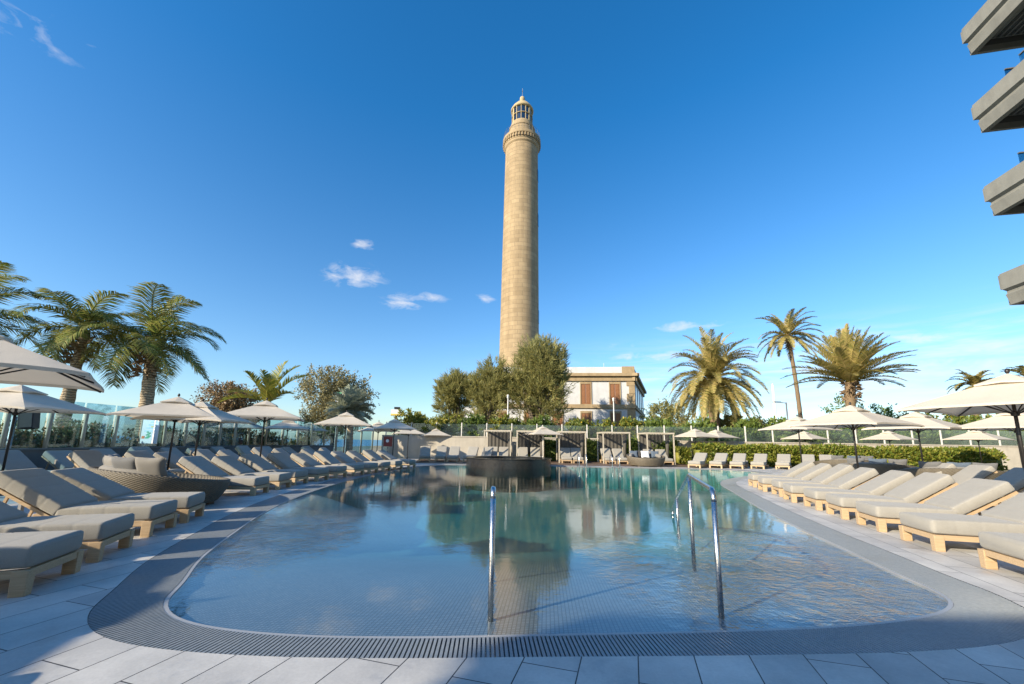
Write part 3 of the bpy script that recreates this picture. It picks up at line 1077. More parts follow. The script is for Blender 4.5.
# coconut palms on the left, leaning and blown to the right
def coco_fronds(n_, L, seed, el_rng=(-.45, 1.4)):
    rd = random.Random(seed); out = []
    for k in range(n_):
        u = (k + .5) / n_
        az = k * 2.39996 + rd.uniform(-.2, .2)
        el = el_rng[1] + (el_rng[0] - el_rng[1]) * u + rd.uniform(-.22, .22)
        out.append((az, el, L * rd.uniform(.85, 1.1), rd.uniform(.75, 1.15), dict(leaf=L * .34, n_=64, wind=.8, width=.05, vee=.10, hang=.6)))
    return out


def palm_px(name, foot_px, top_px, Y, r0, r1, fr, mat, bark, label, **kw):
    f = atY(foot_px[0], foot_px[1], Y); f.z = -.05 if Y > 34 or f.x < -15 else 0
    t = atY(top_px[0], top_px[1], Y)
    return palm(name, f, t, r0, r1, fr, mat, bark, label, **kw)


palm_px('coconut_palm', (58, 447), (86, 330), 17.0, .30, .16, coco_fronds(18, 2.6, 3), M['leafcoco'], M['barkpalm'],
        'leaning coconut palm with ringed trunk behind the glass fence, near the big umbrella', group='coconut palms by the glass fence', skirt=60)
palm_px('coconut_palm', (140, 447), (152, 344), 17.5, .30, .20, coco_fronds(19, 3.05, 5), M['leafcoco'], M['barkpalm'],
        'windblown coconut palm with shaggy trunk beside the printed board', group='coconut palms by the glass fence', skirt=150)
palm_px('coconut_palm', (-62, 447), (-42, 318), 15.5, .30, .18, coco_fronds(18, 3.3, 8), M['leafcoco'], M['barkpalm'],
        'coconut palm cut by the frame edge, only its frond tips showing above the big umbrella', group='coconut palms by the glass fence', skirt=60)
yf = [(a, e, 2.9 * L, .5, dict(leaf=.75, n_=36, wind=.35, width=.10, vee=.45, hang=.25)) for a, e, L in
      [(0.2, 1.05, 1), (.9, 1.25, 1.1), (2.4, .75, .95), (3.1, .62, 1.05), (4.0, 1.1, .9), (5.2, .95, .9), (1.6, 1.4, 1.1), (2.9, 1.2, .8), (5.9, .7, .8), (3.6, .35, .9)]]
palm_px('young_palm', (266, 440), (268, 404), 26, .2, .16, yf, M['leafyoung'], M['barkpalm'], 'small yellow green palm rising behind an umbrella on the left', group=None)


def date_fronds(n_, L, seed, el_rng, droop, wind=.15, leaf=.22, width=.07, hang=.2, vee=.3):
    rd = random.Random(seed); out = []
    for k in range(n_):
        u = (k + .5) / n_
        az = k * 2.39996 + rd.uniform(-.2, .2)
        el = el_rng[1] + (el_rng[0] - el_rng[1]) * u ** 1.1 + rd.uniform(-.1, .1)
        out.append((az, el, L * rd.uniform(.85, 1.08), droop * rd.uniform(.8, 1.2), dict(leaf=L * leaf, n_=60, wind=wind, width=width, vee=vee, hang=hang)))
    return out


palm_px('date_palm', (716, 432), (713, 380), 36, .50, .42, date_fronds(100, 4.9, 11, (-.75, 1.4), .85, leaf=.15, hang=.25, width=.075), M['leafdate'], M['barkdate'],
        'wide drooping date palm with thick trunk behind the hedge', group='date palms behind the hedge', skirt=120)
palm_px('date_palm', (803, 445), (788, 336), 44, .23, .18, date_fronds(40, 3.9, 13, (-.5, 1.35), .7, leaf=.15, hang=.25, wind=.3, width=.075), M['leafdate'], M['barkdate'],
        'tall slim palm with a small crown on a bare trunk', group='date palms behind the hedge', skirt=60)
palm_px('date_palm', (853, 440), (850, 383), 33, .34, .36, date_fronds(92, 4.7, 17, (.30, 1.5), .38, leaf=.13, hang=.15, wind=.22, width=.08), M['leafdate'], M['barkdate'],
        'big bushy palm with upright golden fronds blown sideways', group='date palms behind the hedge', skirt=160)
for px, py, Y, sd_, lb in [(976, 386, 40, 21, 'palm crown peeking just above the near right umbrella'), (1032, 380, 38, 22, 'palm crown cut by the right frame edge above the near umbrella')]:
    palm_px('date_palm', (px, 440), (px, py), Y, .25, .25, date_fronds(30, 2.2, sd_, (-.3, 1.3), .8, leaf=.2), M['leafdate'], M['barkdate'], lb, group='date palms behind the hedge')

# feathery casuarina trees in front of the lighthouse
def px_tree(name, cx, top, bottom, wpx, Y, nclump, seed, leaf_n, mat, label, **kw):
    c = atY(cx, bottom, Y); tp = atY(cx, top, Y)
    foot = Vector((c.x, Y, -.05))
    wm = wpx / F_PX * Y
    z0 = max(.3, c.z); h = tp.z - z0
    rr = kw.pop('r', (.2, .34))
    return tree(name, foot, blob_clumps(wm, h, z0, nclump, seed, rr), leaf_n, mat=mat, label=label, **kw)


cas = dict(leaf_l=.62, leaf_w=.06, needle=True, up=.7, outw=1.0)
px_tree('casuarina_tree', 537, 341, 434, 62, 38, 30, 1, 30000, M['leafcas'], 'largest feathery casuarina, hiding the foot of the lighthouse and part of the house', group='casuarina trees before the lighthouse', trunk_r=.3, **cas)
px_tree('casuarina_tree', 489, 358, 434, 44, 39, 20, 2, 16500, M['leafcas'], 'middle feathery casuarina, left of the lighthouse foot', group='casuarina trees before the lighthouse', trunk_r=.25, **cas)
px_tree('casuarina_tree', 454, 370, 432, 34, 40, 18, 3, 13000, M['leafcas'], 'leftmost and smallest feathery casuarina against open sky', group='casuarina trees before the lighthouse', trunk_r=.22, **cas)
# trees behind the fence on the left
px_tree('leafy_tree', 228, 384, 436, 58, 36, 18, 6, 17000, M['leaforange'], 'rounded russet tree behind the umbrellas on the left', leaf_l=.2, leaf_w=.1)
px_tree('leafy_tree', 333, 370, 436, 68, 40, 24, 7, 30000, M['leafbrown'], 'tall brownish tree beside the white roadside board', leaf_l=.22, leaf_w=.11)
sf = [(rng.uniform(0, 6.28), e, 1.7, .25, dict(leaf=.6, n_=24, wind=.1, width=.10, vee=.4, hang=.05)) for e in np.linspace(-.5, 1.45, 70)]
palm_px('silver_palm', (350, 438), (350, 410), 30, .25, .2, sf, M['leafsilver'], M['barkpalm'], 'bushy silver grey palm in front of the brownish tree', cat='palm')

# shrubs behind the far glass fence
SHR = [(410, 416, 30, 33.8, 'leafyoung', 'low palm like shrub by the left end of the pale rear wall'),
       (437, 418, 34, 34.2, 'leafyoung', 'pale banana leaved shrub below the smallest casuarina'),
       (470, 417, 36, 34.5, 'leafbush', 'dark green shrub below the middle casuarina'),
       (505, 420, 34, 34.5, 'leafflower', 'yellow flowering shrub beside the left lamp post'),
       (540, 421, 34, 34.5, 'leafbush', 'dark green shrub below the largest casuarina'),
       (575, 421, 32, 35, 'leafflower', 'tall yellow flowering shrub before the brown shuttered windows'),
       (606, 423, 30, 35, 'leafflower', 'yellow flowering shrub under the house windows, next to the right lamp post'),
       (637, 423, 30, 35.5, 'leafflower', 'yellow flowering shrub before the house corner'),
       (672, 400, 52, 43, 'leafcas', 'grey green tree right of the house, behind the palm'),
       (664, 424, 34, 35, 'leafbush', 'leafy green shrub left of the thick date palm'),
       (697, 428, 30, 34.5, 'leafbush', 'leafy green shrub at the foot of the thick date palm'),
       (742, 420, 44, 36, 'leafcas', 'soft grey green shrub right of the thick date palm'),
       (775, 424, 40, 36.5, 'leafbush', 'green shrub behind the white flagpole'),
       (815, 424, 48, 37, 'leafbush', 'green shrub behind the tall slim palm'),
       (872, 400, 60, 42, 'leafbush', 'broad green tree right of the golden palm'),
       (920, 415, 56, 38, 'leafflower', 'yellow green shrub behind the right hand umbrellas'),
       (966, 413, 52, 37, 'leafhedge', 'bright green shrub behind the stone wall corner'),
       (1015, 412, 46, 38, 'leafbush', 'dark green shrub at the right edge of the frame'),
       (896, 428, 60, 34, 'leafhedge', 'bright green shrub between the golden palm and the cream wall')]
for i, (px, top, wp, Y, mt, lb) in enumerate(SHR):
    px_tree('shrub', px, top - 1, 446, wp * 1.35, Y, 16, 40 + i, 7500, M[mt], lb, cat='shrub', group='shrubs behind the back fence', leaf_l=.26, leaf_w=.13, trunk_r=.08, r=(.24, .38))

hedge_mesh('hedge', [(11.5, 34.3), (22, 33.6), (36, 32.4), (50, 31.2)], 2.2, 2.9, 26000, .34, M['leafbush'], 'tall loose green planting behind the glass fence on the right', 'planting', kind='stuff', rough=.45)
# ------------------------------------------------------------------ lighthouse
LHY = 56.0
lc = atY(517, 355, LHY); lx = lc.x
lh = empty('lighthouse', (lx + .3, LHY, -.05), 0, 'tall round sandstone lighthouse with a glazed lantern on top', 'lighthouse')


def zh(py, r=0.0): return atY(520, py, LHY - r).z + .05   # height that the front of a ring of radius r shows at row py


rb, rt, rg = 3.0, 2.52, 2.95
zt = zh(139.5, rt)             # where the shaft meets the gallery
ztip = zh(96.5)
t = MB(); pr = []
for k in range(41):
    u = k / 40
    pr.append((rb + (rt - rb) * u ** .9, zt * u))
t.lathe(pr, 96, cap=True)
to = t.build('shaft', M['tower'], lh, smooth=True)
smooth_angle(to, 50)
t = MB(); hg = zh(127.5, rg) - zt
t.lathe([(rt + .03, -.1), (rt + .16, hg * .05), (rt + .17, hg * .20), (rt + .24, hg * .26), (rt + .24, hg * .62), (rg, hg * .70), (rg, hg * .95), (rg - .08, hg), (rt - .9, hg + .02)], 96, (0, 0, zt))
smooth_angle(t.build('gallery', M['trimstone'], lh), 30)
t = MB()
for k in range(40):
    a = 2 * math.pi * k / 40
    t.box((math.cos(a) * (rt + .32), math.sin(a) * (rt + .32), zt + hg * .50), (.26, .17, hg * .30), Matrix.Rotation(a, 3, 'Z'))
t.lathe([(rt + .18, hg * .40), (rt + .30, hg * .40), (rt + .30, hg * .60), (rt + .18, hg * .60)], 80, (0, 0, zt))
t.build('corbels', M['trimstone'], lh)
zb = zt + hg
zl = zh(118.5, 1.75)
t = MB(); hb = zl - zb
t.lathe([(1.98, -.05), (1.98, hb * .62), (2.06, hb * .65), (2.06, hb * .72), (1.85, hb * .78), (1.78, hb)], 64, (0, 0, zb))
smooth_angle(t.build('lantern_base', M['trimstone'], lh), 30)
hl = zh(103.2, 1.7) - zl
t = MB(); t.lathe([(1.56, 0), (1.56, hl)], 32, (0, 0, zl), cap=False)
t.build('lantern_glazing', M['lantern'], lh, smooth=True)
t = MB()
for k in range(14):
    a = 2 * math.pi * k / 14 + .1
    t.box((math.cos(a) * 1.6, math.sin(a) * 1.6, zl + hl / 2), (.1, .09 if k % 4 else .3, hl), Matrix.Rotation(a, 3, 'Z'))
t.lathe([(1.54, 0), (1.70, 0), (1.70, .2), (1.54, .2)], 32, (0, 0, zl - .02)); t.lathe([(1.54, 0), (1.68, 0), (1.68, .08), (1.54, .08)], 32, (0, 0, zl + hl * .5))
t.build('lantern_mullions', M['cupola'], lh)
t = MB(); t.lathe([(.05, .1), (.45, .1), (.6, .5), (.6, hl * .8), (.3, hl * .95)], 24, (0, 0, zl))
t.build('lens', M['white'], lh, smooth=True)
zd = zl + hl; hd = ztip - zd
t = MB(); t.lathe([(1.68, -.14), (1.80, -.02), (1.80, .14), (1.55, hd * .20), (1.1, hd * .40), (.55, hd * .52), (.25, hd * .56), (.30, hd * .62), (.42, hd * .74), (.38, hd * .9), (.1, hd)], 40, (0, 0, zd))
t.build('dome', M['cupola'], lh, smooth=True)
t = MB(); t.tube([(0, 0, ztip - .1), (0, 0, ztip + 1.5)], .03, 6); t.box((0, 0, ztip + .95), (.14, .14, .22))
t.build('lightning_rod', M['greymetal'], lh)
t = MB()
for k in range(32):
    a = 2 * math.pi * k / 32
    t.tube([(math.cos(a) * (rg - .14), math.sin(a) * (rg - .14), zb - .02), (math.cos(a) * (rg - .14), math.sin(a) * (rg - .14), zb + .95)], .016, 4)
for z in (.5, .95):
    t.tube([(math.cos(2 * math.pi * k / 48) * (rg - .14), math.sin(2 * math.pi * k / 48) * (rg - .14), zb + z) for k in range(49)], .016, 4, cap=False)
t.build('railing', M['greymetal'], lh)
for py in (178, 222, 318):      # slit windows on the right flank
    z = zh(py); u = z / zt; rr = rb + (rt - rb) * u ** .9
    a = R(-12)
    t = MB(); t.box((math.cos(a) * (rr - .10), math.sin(a) * (rr - .10), z), (.3, .6, 1.9), Matrix.Rotation(a, 3, 'Z'))
    t.build('window', M['darkglass'], lh)

# ------------------------------------------------------------------ keeper's house
HY = 46.0
cA = atY(633, 367, HY); Hh = cA.z + .05
cA = Vector((cA.x, HY, 0))
fdir = Vector((-1, .10, 0)).normalized(); sdir = Vector((.37, .93, 0)).normalized()
house = empty('keepers_house', (cA.x, cA.y, -.05), 0, "whitewashed two storey house with brown shutters and stone corners beside the lighthouse", 'house')
FL, SL = 16.0, 17.0


def lp(u, v, z, out=0.0):
    """local point: u metres along the front to the left, v metres along the side, pushed out by out"""
    nf = Vector((fdir.y, -fdir.x, 0)); nf = nf if nf.y < 0 else -nf
    return fdir * u + sdir * v + Vector((0, 0, z)) + nf * out


def face_box(mb, org, d, nrm_, u0, u1, z0, z1, o0, o1):
    c = org + d * ((u0 + u1) / 2) + Vector((0, 0, (z0 + z1) / 2)) + nrm_ * ((o0 + o1) / 2)
    m = Matrix((d, nrm_, Vector((0, 0, 1)))).transposed()
    mb.box(c, (u1 - u0, abs(o1 - o0), z1 - z0), m)


nF = Vector((fdir.y, -fdir.x, 0)); nF = nF if nF.y < 0 else -nF
nS = Vector((sdir.y, -sdir.x, 0)); nS = nS if nS.x > 0 else -nS
O = Vector((0, 0, 0))


def hz(py): return atY(625, py, HY).z + .05


z_str, z_ent0, z_ent1 = hz(406.5), hz(381), hz(373.5)
b = MB()
A, B, C, D_ = O, fdir * FL, fdir * FL + sdir * SL, sdir * SL
b.prism([A, B, C, D_], 0, Hh - .5)
b.build('wall', M['whitewash'], house)
b = MB()
for (org, d, nn, L) in ((O, fdir, nF, FL), (O, sdir, nS, SL)):
    e = .0 if d is fdir else .01
    face_box(b, org, d, nn, -.35 + e, L + .3, z_ent0, z_ent1 - .35, -.1, .22 - e)
    face_box(b, org, d, nn, -.60 + e, L + .5, z_ent1 - .349, z_ent1, -.1, .52 - e)
    face_box(b, org, d, nn, -.22 + e, L + .2, z_str - .22, z_str + .22, -.1, .20 - e)
b.build('cornice', M['trimstone'], house)
b = MB()
face_box(b, O, fdir, nF, 1.3, FL, z_ent1 + .003, Hh, -.4, .06)
face_box(b, O, sdir, nS, 1.3, SL, z_ent1 + .003, Hh, -.4, .06)
b.build('parapet', M['whitewash'], house)
b = MB()
face_box(b, O, fdir, nF, -.14, 1.296, z_ent1 + .002, Hh + .06, -.9, .12)
b.build('corner_pier', M['trimstone'], house)
b = MB()
for zz in np.arange(0, z_ent0, .9):
    wq = .82 if int(round(zz / .9)) % 2 else .55
    face_box(b, O, fdir, nF, -.10, wq, zz, min(zz + .87, z_ent0), -.2, .10)
    face_box(b, O, sdir, nS, -.09, .95 - wq, zz + .01, min(zz + .86, z_ent0), -.2, .09)
b.build('quoins', M['trimstone'], house)


def hwin(org, d, nn, u, w_, z0, z1, deep=False):
    f = MB()
    for (a, c2, z2, z3) in ((u - w_ / 2 - .12, u - w_ / 2, z0 - .1, z1 + .25), (u + w_ / 2, u + w_ / 2 + .12, z0 - .1, z1 + .25)):
        face_box(f, org, d, nn, a, c2, z2, z3, -.1, .09)
    face_box(f, org, d, nn, u - w_ / 2, u + w_ / 2, z1, z1 + .25, -.1, .09)
    face_box(f, org, d, nn, u - w_ / 2, u + w_ / 2, z0 - .1, z0, -.1, .12)
    fo = f.build('window', M['trimstone'], house)
    s2 = MB()
    for k in (0, 1):
        a = u - w_ / 2 + .02 + k * w_ / 2; e = a + w_ / 2 - .04
        face_box(s2, org, d, nn, a, e, z0, z1, -.1, .03)
        for q in range(3):
            zq = z0 + (z1 - z0) * (.06 + q * .32)
            face_box(s2, org, d, nn, a + .1, e - .1, zq, zq + (z1 - z0) * .26, .0, .055)
    s2.build('shutter', M['shutter'], fo)


def fu(px): return (cA.x - atY(px, 400, HY + .5).x) / abs(fdir.x)


zw0, zw1 = z_str + .25, z_ent0 - .35
for px in (614.5, 586, 558, 530, 502):
    hwin(O, fdir, nF, fu(px), 1.10, zw0, zw1)
    hwin(O, fdir, nF, fu(px), 1.10, .9, z_str - .8)
for v in (3.2, 6.6, 10.0, 13.4):
    for z0_, z1_ in ((zw0, zw1), (.9, z_str - .95)):
        fb = MB(); face_box(fb, O, sdir, nS, v - .55, v + .55, z0_, z1_, -.1, .02)
        wo_ = fb.build('window', M['darkglass'], house)
        fb = MB(); face_box(fb, O, sdir, nS, v - .62, v + .62, z0_ - .12, z0_ - .003, -.1, .12); fb.build('sill', M['trimstone'], wo_)
b = MB(); b.prism([lp(FL, 0, 0) + fdir * .003, lp(FL, 0, 0) + fdir * 4, lp(FL, 8, 0) + fdir * 4, lp(FL, 8, 0) + fdir * .003], 0, hz(408))
b.build('annexe', M['whitewash'], house)
t = MB(); t.tube([(-2, 6, Hh - .6), (-2, 6, Hh + 1.6)], .03, 6); t.build('aerial', M['greymetal'], house)

# ------------------------------------------------------------------ hotel with projecting balconies on the right
hotel = empty('hotel_building', (17.0, 12.9, 0), R(-12), 'pale hotel facade with stacked projecting balconies at the upper right edge', 'building')
HL = 30.0
b = MB(); b.box((8.1, -HL / 2 - .2, 11), (10, HL, 22)); b.build('wall', M['hotel'], hotel)
LEV = [6.55 + 3.3 * k for k in range(4)]
tipx = [-.30, -.25, -.12, .02]
for k, z in enumerate([3.25] + LEV):
    dx = .35 if k == 0 else tipx[k - 1]
    # profile of the balcony edge, outer side first (x grows into the building)
    prof = [(.0, .80), (.0, .24), (.12, .18), (.12, .10), (.07, .05), (.16, -.30), (.34, -.30), (.42, -.16), (.56, .04), (.86, .205), (3.1, .22), (3.1, .60), (.14, .60), (.14, .80)]
    m = MB(); n_ = len(prof)
    vs = [(dx + x, 0, z + h) for x, h in prof] + [(dx + x, -HL, z + h) for x, h in prof]
    m.add(vs, [tuple(range(n_)), tuple(range(2 * n_ - 1, n_ - 1, -1))] + [((i + 1) % n_, i, n_ + i, n_ + (i + 1) % n_) for i in range(n_)])
    bo = m.build('balcony', M['hotel'], hotel)
    m = MB(); m.box((dx + 1.6, .06, z + .53), (3.1, .12, .50)); m.box((dx + 1.65, .05, z - .17), (2.9, .1, .24)); m.build('end_beam', M['hotel'], bo)
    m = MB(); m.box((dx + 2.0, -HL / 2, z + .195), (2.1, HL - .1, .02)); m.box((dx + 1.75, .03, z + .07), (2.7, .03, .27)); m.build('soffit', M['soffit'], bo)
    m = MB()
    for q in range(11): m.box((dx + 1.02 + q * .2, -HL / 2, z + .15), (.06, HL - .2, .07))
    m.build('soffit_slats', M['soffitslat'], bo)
    m = MB(); m.box((dx + .55, -HL / 2 - .6, z + 1.17), (.02, HL - 1.2, .75)); m.box((dx + 1.8, -.65, z + 1.17), (2.45, .02, .75)); m.build('glass_rail', M['railglass'], bo)
    m = MB(); m.box((dx + .55, -HL / 2 - .6, z + 1.57), (.06, HL - 1.2, .04)); m.box((dx + 1.83, -.65, z + 1.565), (2.5, .06, .04)); m.build('handrail', M['greymetal'], bo)
    m = MB()
    for q in range(7): m.box((3.07, -2.6 - q * 4.1, z - 1.25), (.05, 2.6, 2.4))
    m.build('window', M['darkglass'], bo)


# ------------------------------------------------------------------ walls, fences
def rows_along(line, step):
    out = []; L = 0
    P = [Vector(p) for p in line]
    for i in range(len(P) - 1):
        d = P[i + 1] - P[i]; l = d.length
        while L <= l: out.append(P[i] + d * (L / l)); L += step
        L -= l
    return out


pl = MB()
PW = [(-14.75, 1.0), (-14.75, 23.0), (-12.6, 28.6)]
for i in range(len(PW) - 1):
    a, c2 = PW[i], PW[i + 1]
    pl.bar((a[0], a[1], .46), (c2[0], c2[1], .46), .3, .92)
    pl.bar((a[0], a[1], .95), (c2[0], c2[1], .95), .38, .06)
tag(pl.build('planter_wall', M['walldark']), 'low grey planter wall behind the left loungers, below the glass fence', 'wall')
gf = empty('glass_fence', (-15.5, 1.0, 0), 0, 'glass wind fence on weathered wooden posts along the left side', 'fence')
FP = [(-15.1, 2.0, 0), (-15.1, 23.2, 0), (-12.9, 29.2, 0), (-10.6, 33.4, 0)]
pp = rows_along(FP, 1.12)
gl_off = Vector((-15.5, 1.0, 0))
for i, p in enumerate(pp):
    q = p - gl_off
    m = MB(); lean = random.uniform(-.03, .03)
    hh = 2.28 + random.uniform(-.05, .05)
    m.tube([q, q + Vector((lean * .5, 0, hh * .5)), q + Vector((lean, random.uniform(-.02, .02), hh))], [.062, .058, .052], 9)
    m.build('post', M['post'], gf, smooth=True)
    if i + 1 < len(pp):
        r = pp[i + 1] - gl_off; d = (r - q).normalized(); sdv = Vector((-d.y, d.x, 0)) * .11
        m = MB(); m.bar(q + sdv + d * .03 + Vector((0, 0, 1.45)), r + sdv - d * .03 + Vector((0, 0, 1.45)), .016, 2.2)
        m.build('pane', M['glass'], gf)
parts = []
PL = [Vector((-15.6, 1.5)), Vector((-15.6, 23)), Vector((-13.4, 28.8))]
for k in range(330):
    i = 0 if k < 255 else 1
    c_ = PL[i].lerp(PL[i + 1], random.random())
    hgt = .30 + .85 * random.random() ** 1.8; nl = int(45 + 70 * hgt)
    dxy = rng.normal(0, .17, (nl, 2)) + np.array([c_.x - .75 + random.uniform(-.5, .4), c_.y])
    zz = .80 + hgt * rng.uniform(0, 1, nl) ** .8
    dd = rng.normal(0, .6, (nl, 3)) + np.array([[0, 0, .8]]); dd /= np.linalg.norm(dd, axis=1)[:, None]
    parts.append(leaf_quads(np.c_[dxy, zz], dd, rng.uniform(.10, .22, nl), .075))
V_, Q_ = join(parts)
tag(npmesh('planter_shrubs', V_, Q_, M['leafolean']), 'low oleander planting with orange blooms in the planter by the glass fence', 'planting', None, 'stuff')
for px, hp in ((245, 30), (300, 22), (338, 20)):
    pass

bw = MB()
BW = [(-10.2, 32.2), (9.5, 32.2), (13.0, 31.0), (52, 28.5)]
for i in range(len(BW) - 1):
    a, c2 = BW[i], BW[i + 1]
    hgt = 1.72 if i == 0 else 1.62
    bw.bar((a[0], a[1], hgt / 2), (c2[0], c2[1], hgt / 2), .3, hgt)
    bw.bar((a[0], a[1] - .003, hgt + .04), (c2[0], c2[1] - .003, hgt + .04), .38, .08)
tag(bw.build('garden_wall', M['wallcream']), 'long cream garden wall at the back of the pool terrace', 'wall')
bf = empty('glass_fence', (-10, 33.0, 0), 0, 'glass fence on thin pale posts rising above the cream garden wall', 'fence')
pp = rows_along([(-10.2, 33.0, 0), (9.8, 33.0, 0), (13.4, 31.9, 0), (52, 29.4, 0)], 2.05)
o0 = Vector((-10, 33.0, 0))
for i, p in enumerate(pp):
    q = p - o0
    m = MB(); m.box(q + Vector((0, 0, 1.45)), (.075, .075, 2.9)); m.build('post', M['whitepole'], bf)
    if i + 1 < len(pp):
        r = pp[i + 1] - o0; d = (r - q).normalized()
        m = MB(); m.bar(q + d * .08 + Vector((0, 0, 2.2)), r - d * .08 + Vector((0, 0, 2.2)), .014, 1.2); m.build('pane', M['glassclear'], bf)
sw = MB(); sw.bar((39.5, 32.0, 1.7), (70, 29.0, 1.7), .6, 3.4)
tag(sw.build('stone_wall', M['rock']), 'rough brown stone wall behind the right hand umbrellas', 'wall')
hedge_mesh('hedge', [(.5, 31.5), (9.3, 31.5), (12.6, 30.7)], .9, 1.62, 9000, .2, M['leafbush'], 'added dark green hedge between the cabanas and the cream garden wall', 'hedge')  # hedge added as dark screening over the pale wall behind the cabanas
hedge_mesh('hedge', [(13.0, 28.6), (22, 27.6), (31.5, 26.6)], 1.7, 1.38, 20000, .2, M['leafhedge'], 'long clipped bright green hedge in front of the cream garden wall', 'hedge')
hedge_mesh('hedge', [(12.0, 29.6), (12.9, 29.5)], 1.0, 1.1, 1500, .18, M['leafhedge'], 'small green hedge block beside the last cabana', 'hedge')

# ------------------------------------------------------------------ whirlpool tub
tc_ = Vector((-.12, 24.3, 0)); TR = 2.5
tub = empty('whirlpool_tub', (tc_.x, tc_.y, 0), 0, 'round raised whirlpool tub clad in dark mosaic at the far pool edge', 'tub')
m = MB(); m.lathe([(TR, -1.5), (TR, .44)], 72, cap=False)
sh = m.build('shell', M['tub'], tub, smooth=True)
uv = sh.data.uv_layers.new(name='UVMap')
for lpi in sh.data.loops:
    v_ = sh.data.vertices[lpi.vertex_index].co
    uv.data[lpi.index].uv = (math.atan2(v_.y, v_.x) * TR, v_.z)
m = MB(); m.lathe([(TR + .03, .44), (TR + .03, .49), (TR - .38, .49), (TR - .38, .25)], 72, cap=False); m.build('rim', M['tub'], tub)
m = MB(); m.lathe([(.02, .40), (TR - .38, .40)], 48, cap=False); m.build('water_surface', M['darkglass'], tub)

# ------------------------------------------------------------------ hand rails
def handrail(label, posts, railpts, r=.024):
    root = empty('handrail', posts[0][0], 0, label, 'handrail', 'steel handrails at the pool entry')
    o = Vector(posts[0][0])
    m = MB(); m.tube([Vector(p) - o for p in railpts], r, 14); m.build('rail', M['steel'], root, smooth=True)
    for (bse, h) in posts:
        m = MB(); p = Vector(bse) - o; m.tube([p + Vector((0, 0, -.25)), p + Vector((0, 0, h))], r, 14)
        m.build('post', M['steel'], root, smooth=True)


def arc_rail(a, b, ctrl):  # rounded corner
    return [((1 - t) ** 2) * Vector(a) + 2 * t * (1 - t) * Vector(ctrl) + t * t * Vector(b) for t in np.linspace(0, 1, 8)]


p1 = at(721, 610); p2 = at(693.5, 555)
d12 = (p2 - p1).normalized()
p3 = p1 + d12 * (p2 - p1).length * 2.15
e = p1 + d12 * (p2 - p1).length * 2.75
h = 1.0
c1 = p1 + Vector((0, 0, h))
rp = arc_rail(p1 + Vector((0, 0, h - .10)), p1 + d12 * .12 + Vector((0, 0, h)), c1) + arc_rail(p2 - d12 * .08 + Vector((0, 0, h)), p2 + d12 * .1 + Vector((0, 0, h - .02)), p2 + Vector((0, 0, h + .01))) + \
    [p3 + Vector((0, 0, .46)), e + Vector((0, 0, .10)), e + d12 * .05 + Vector((0, 0, .04)), e + Vector((0, 0, .0))]
handrail('bent steel handrail right of the centre, with three posts in the water', [(p1, h - .1), (p2, h - .03), (p3, .46)], rp)
q1 = at(490.5, 614)
d = Vector((-.035, 1, 0)).normalized()
c1 = q1 + Vector((0, 0, 1.02))
rp = arc_rail(q1 + Vector((0, 0, .92)), q1 + d * .14 + Vector((0, 0, .98)), c1) + [q1 + d * 1.1 + Vector((0, 0, .78)), q1 + d * 2.3 + Vector((0, 0, .36)), q1 + d * 3.0 + Vector((0, 0, .08)), q1 + d * 3.0 + Vector((0, 0, -.05))]
handrail('steel handrail seen end on in front of the lighthouse reflection', [(q1, .92), (q1 + d * 1.1, .77), (q1 + d * 2.3, .36)], rp)
for px, lb in ((583, 'small steel ladder rail at the far pool edge before the cabanas, left one'), (614, 'small steel ladder rail at the far pool edge before the wicker daybed')):
    p = at(px, 467); p.y = 24.7
    root = empty('ladder_rail', p, 0, lb, 'handrail', 'ladder rails at the far pool edge')
    for s in (-.22, .22):
        m = MB(); m.tube([(s, -.35, -.5), (s, -.35, .55), (s, -.22, .72), (s, .1, .72), (s, .25, .55), (s, .25, 0)], .022, 8); m.build('rail', M['steel'], root, smooth=True)


# ------------------------------------------------------------------ loungers
def cushion(L, Wd, T, seams, r=.045, puff=.012):
    """soft slab along +x with rounded edges and stitched cross channels"""
    m = MB()
    nx = 57
    ring_n = 28
    xs_ = [L * (0.5 - .5 * math.cos(math.pi * k / (nx - 1))) * .06 + L * .94 * k / (nx - 1) for k in range(nx)]
    rings = []
    for x in xs_:
        e = min(x, L - x)
        k = 1.0 if e > r else math.sqrt(max(0.0, 1 - ((r - e) / r) ** 2))
        gq = 0
        for s_x in seams: gq = max(gq, math.exp(-((x - s_x) / .012) ** 2))
        hw = Wd / 2 - r * (1 - k) - gq * .003
        ht = T / 2 - r * (1 - k) * .95 - gq * .0045 + puff * math.sin(math.pi * x / L) * .5
        ringp = []
        for q in range(ring_n):
            a = 2 * math.pi * q / ring_n
            ca, sa = math.cos(a), math.sin(a)
            ex = .20
            ringp.append((x, hw * math.copysign(abs(ca) ** ex, ca), ht * math.copysign(abs(sa) ** (ex * 1.25), sa)))
        rings.append(ringp)
    f = []
    for i in range(nx - 1):
        for q in range(ring_n): f.append((i * ring_n + q, i * ring_n + (q + 1) % ring_n, (i + 1) * ring_n + (q + 1) % ring_n, (i + 1) * ring_n + q))
    f.append(tuple(range(ring_n - 1, -1, -1))); f.append(tuple((nx - 1) * ring_n + q for q in range(ring_n)))
    m.add([p for rr in rings for p in rr], f)
    return m


LW, SEAT, BACK = .74, 1.12, .92
BANG = R(33)


def transform(mb, mx): mb.v = [tuple(mx @ Vector(v)) for v in mb.v]; return mb


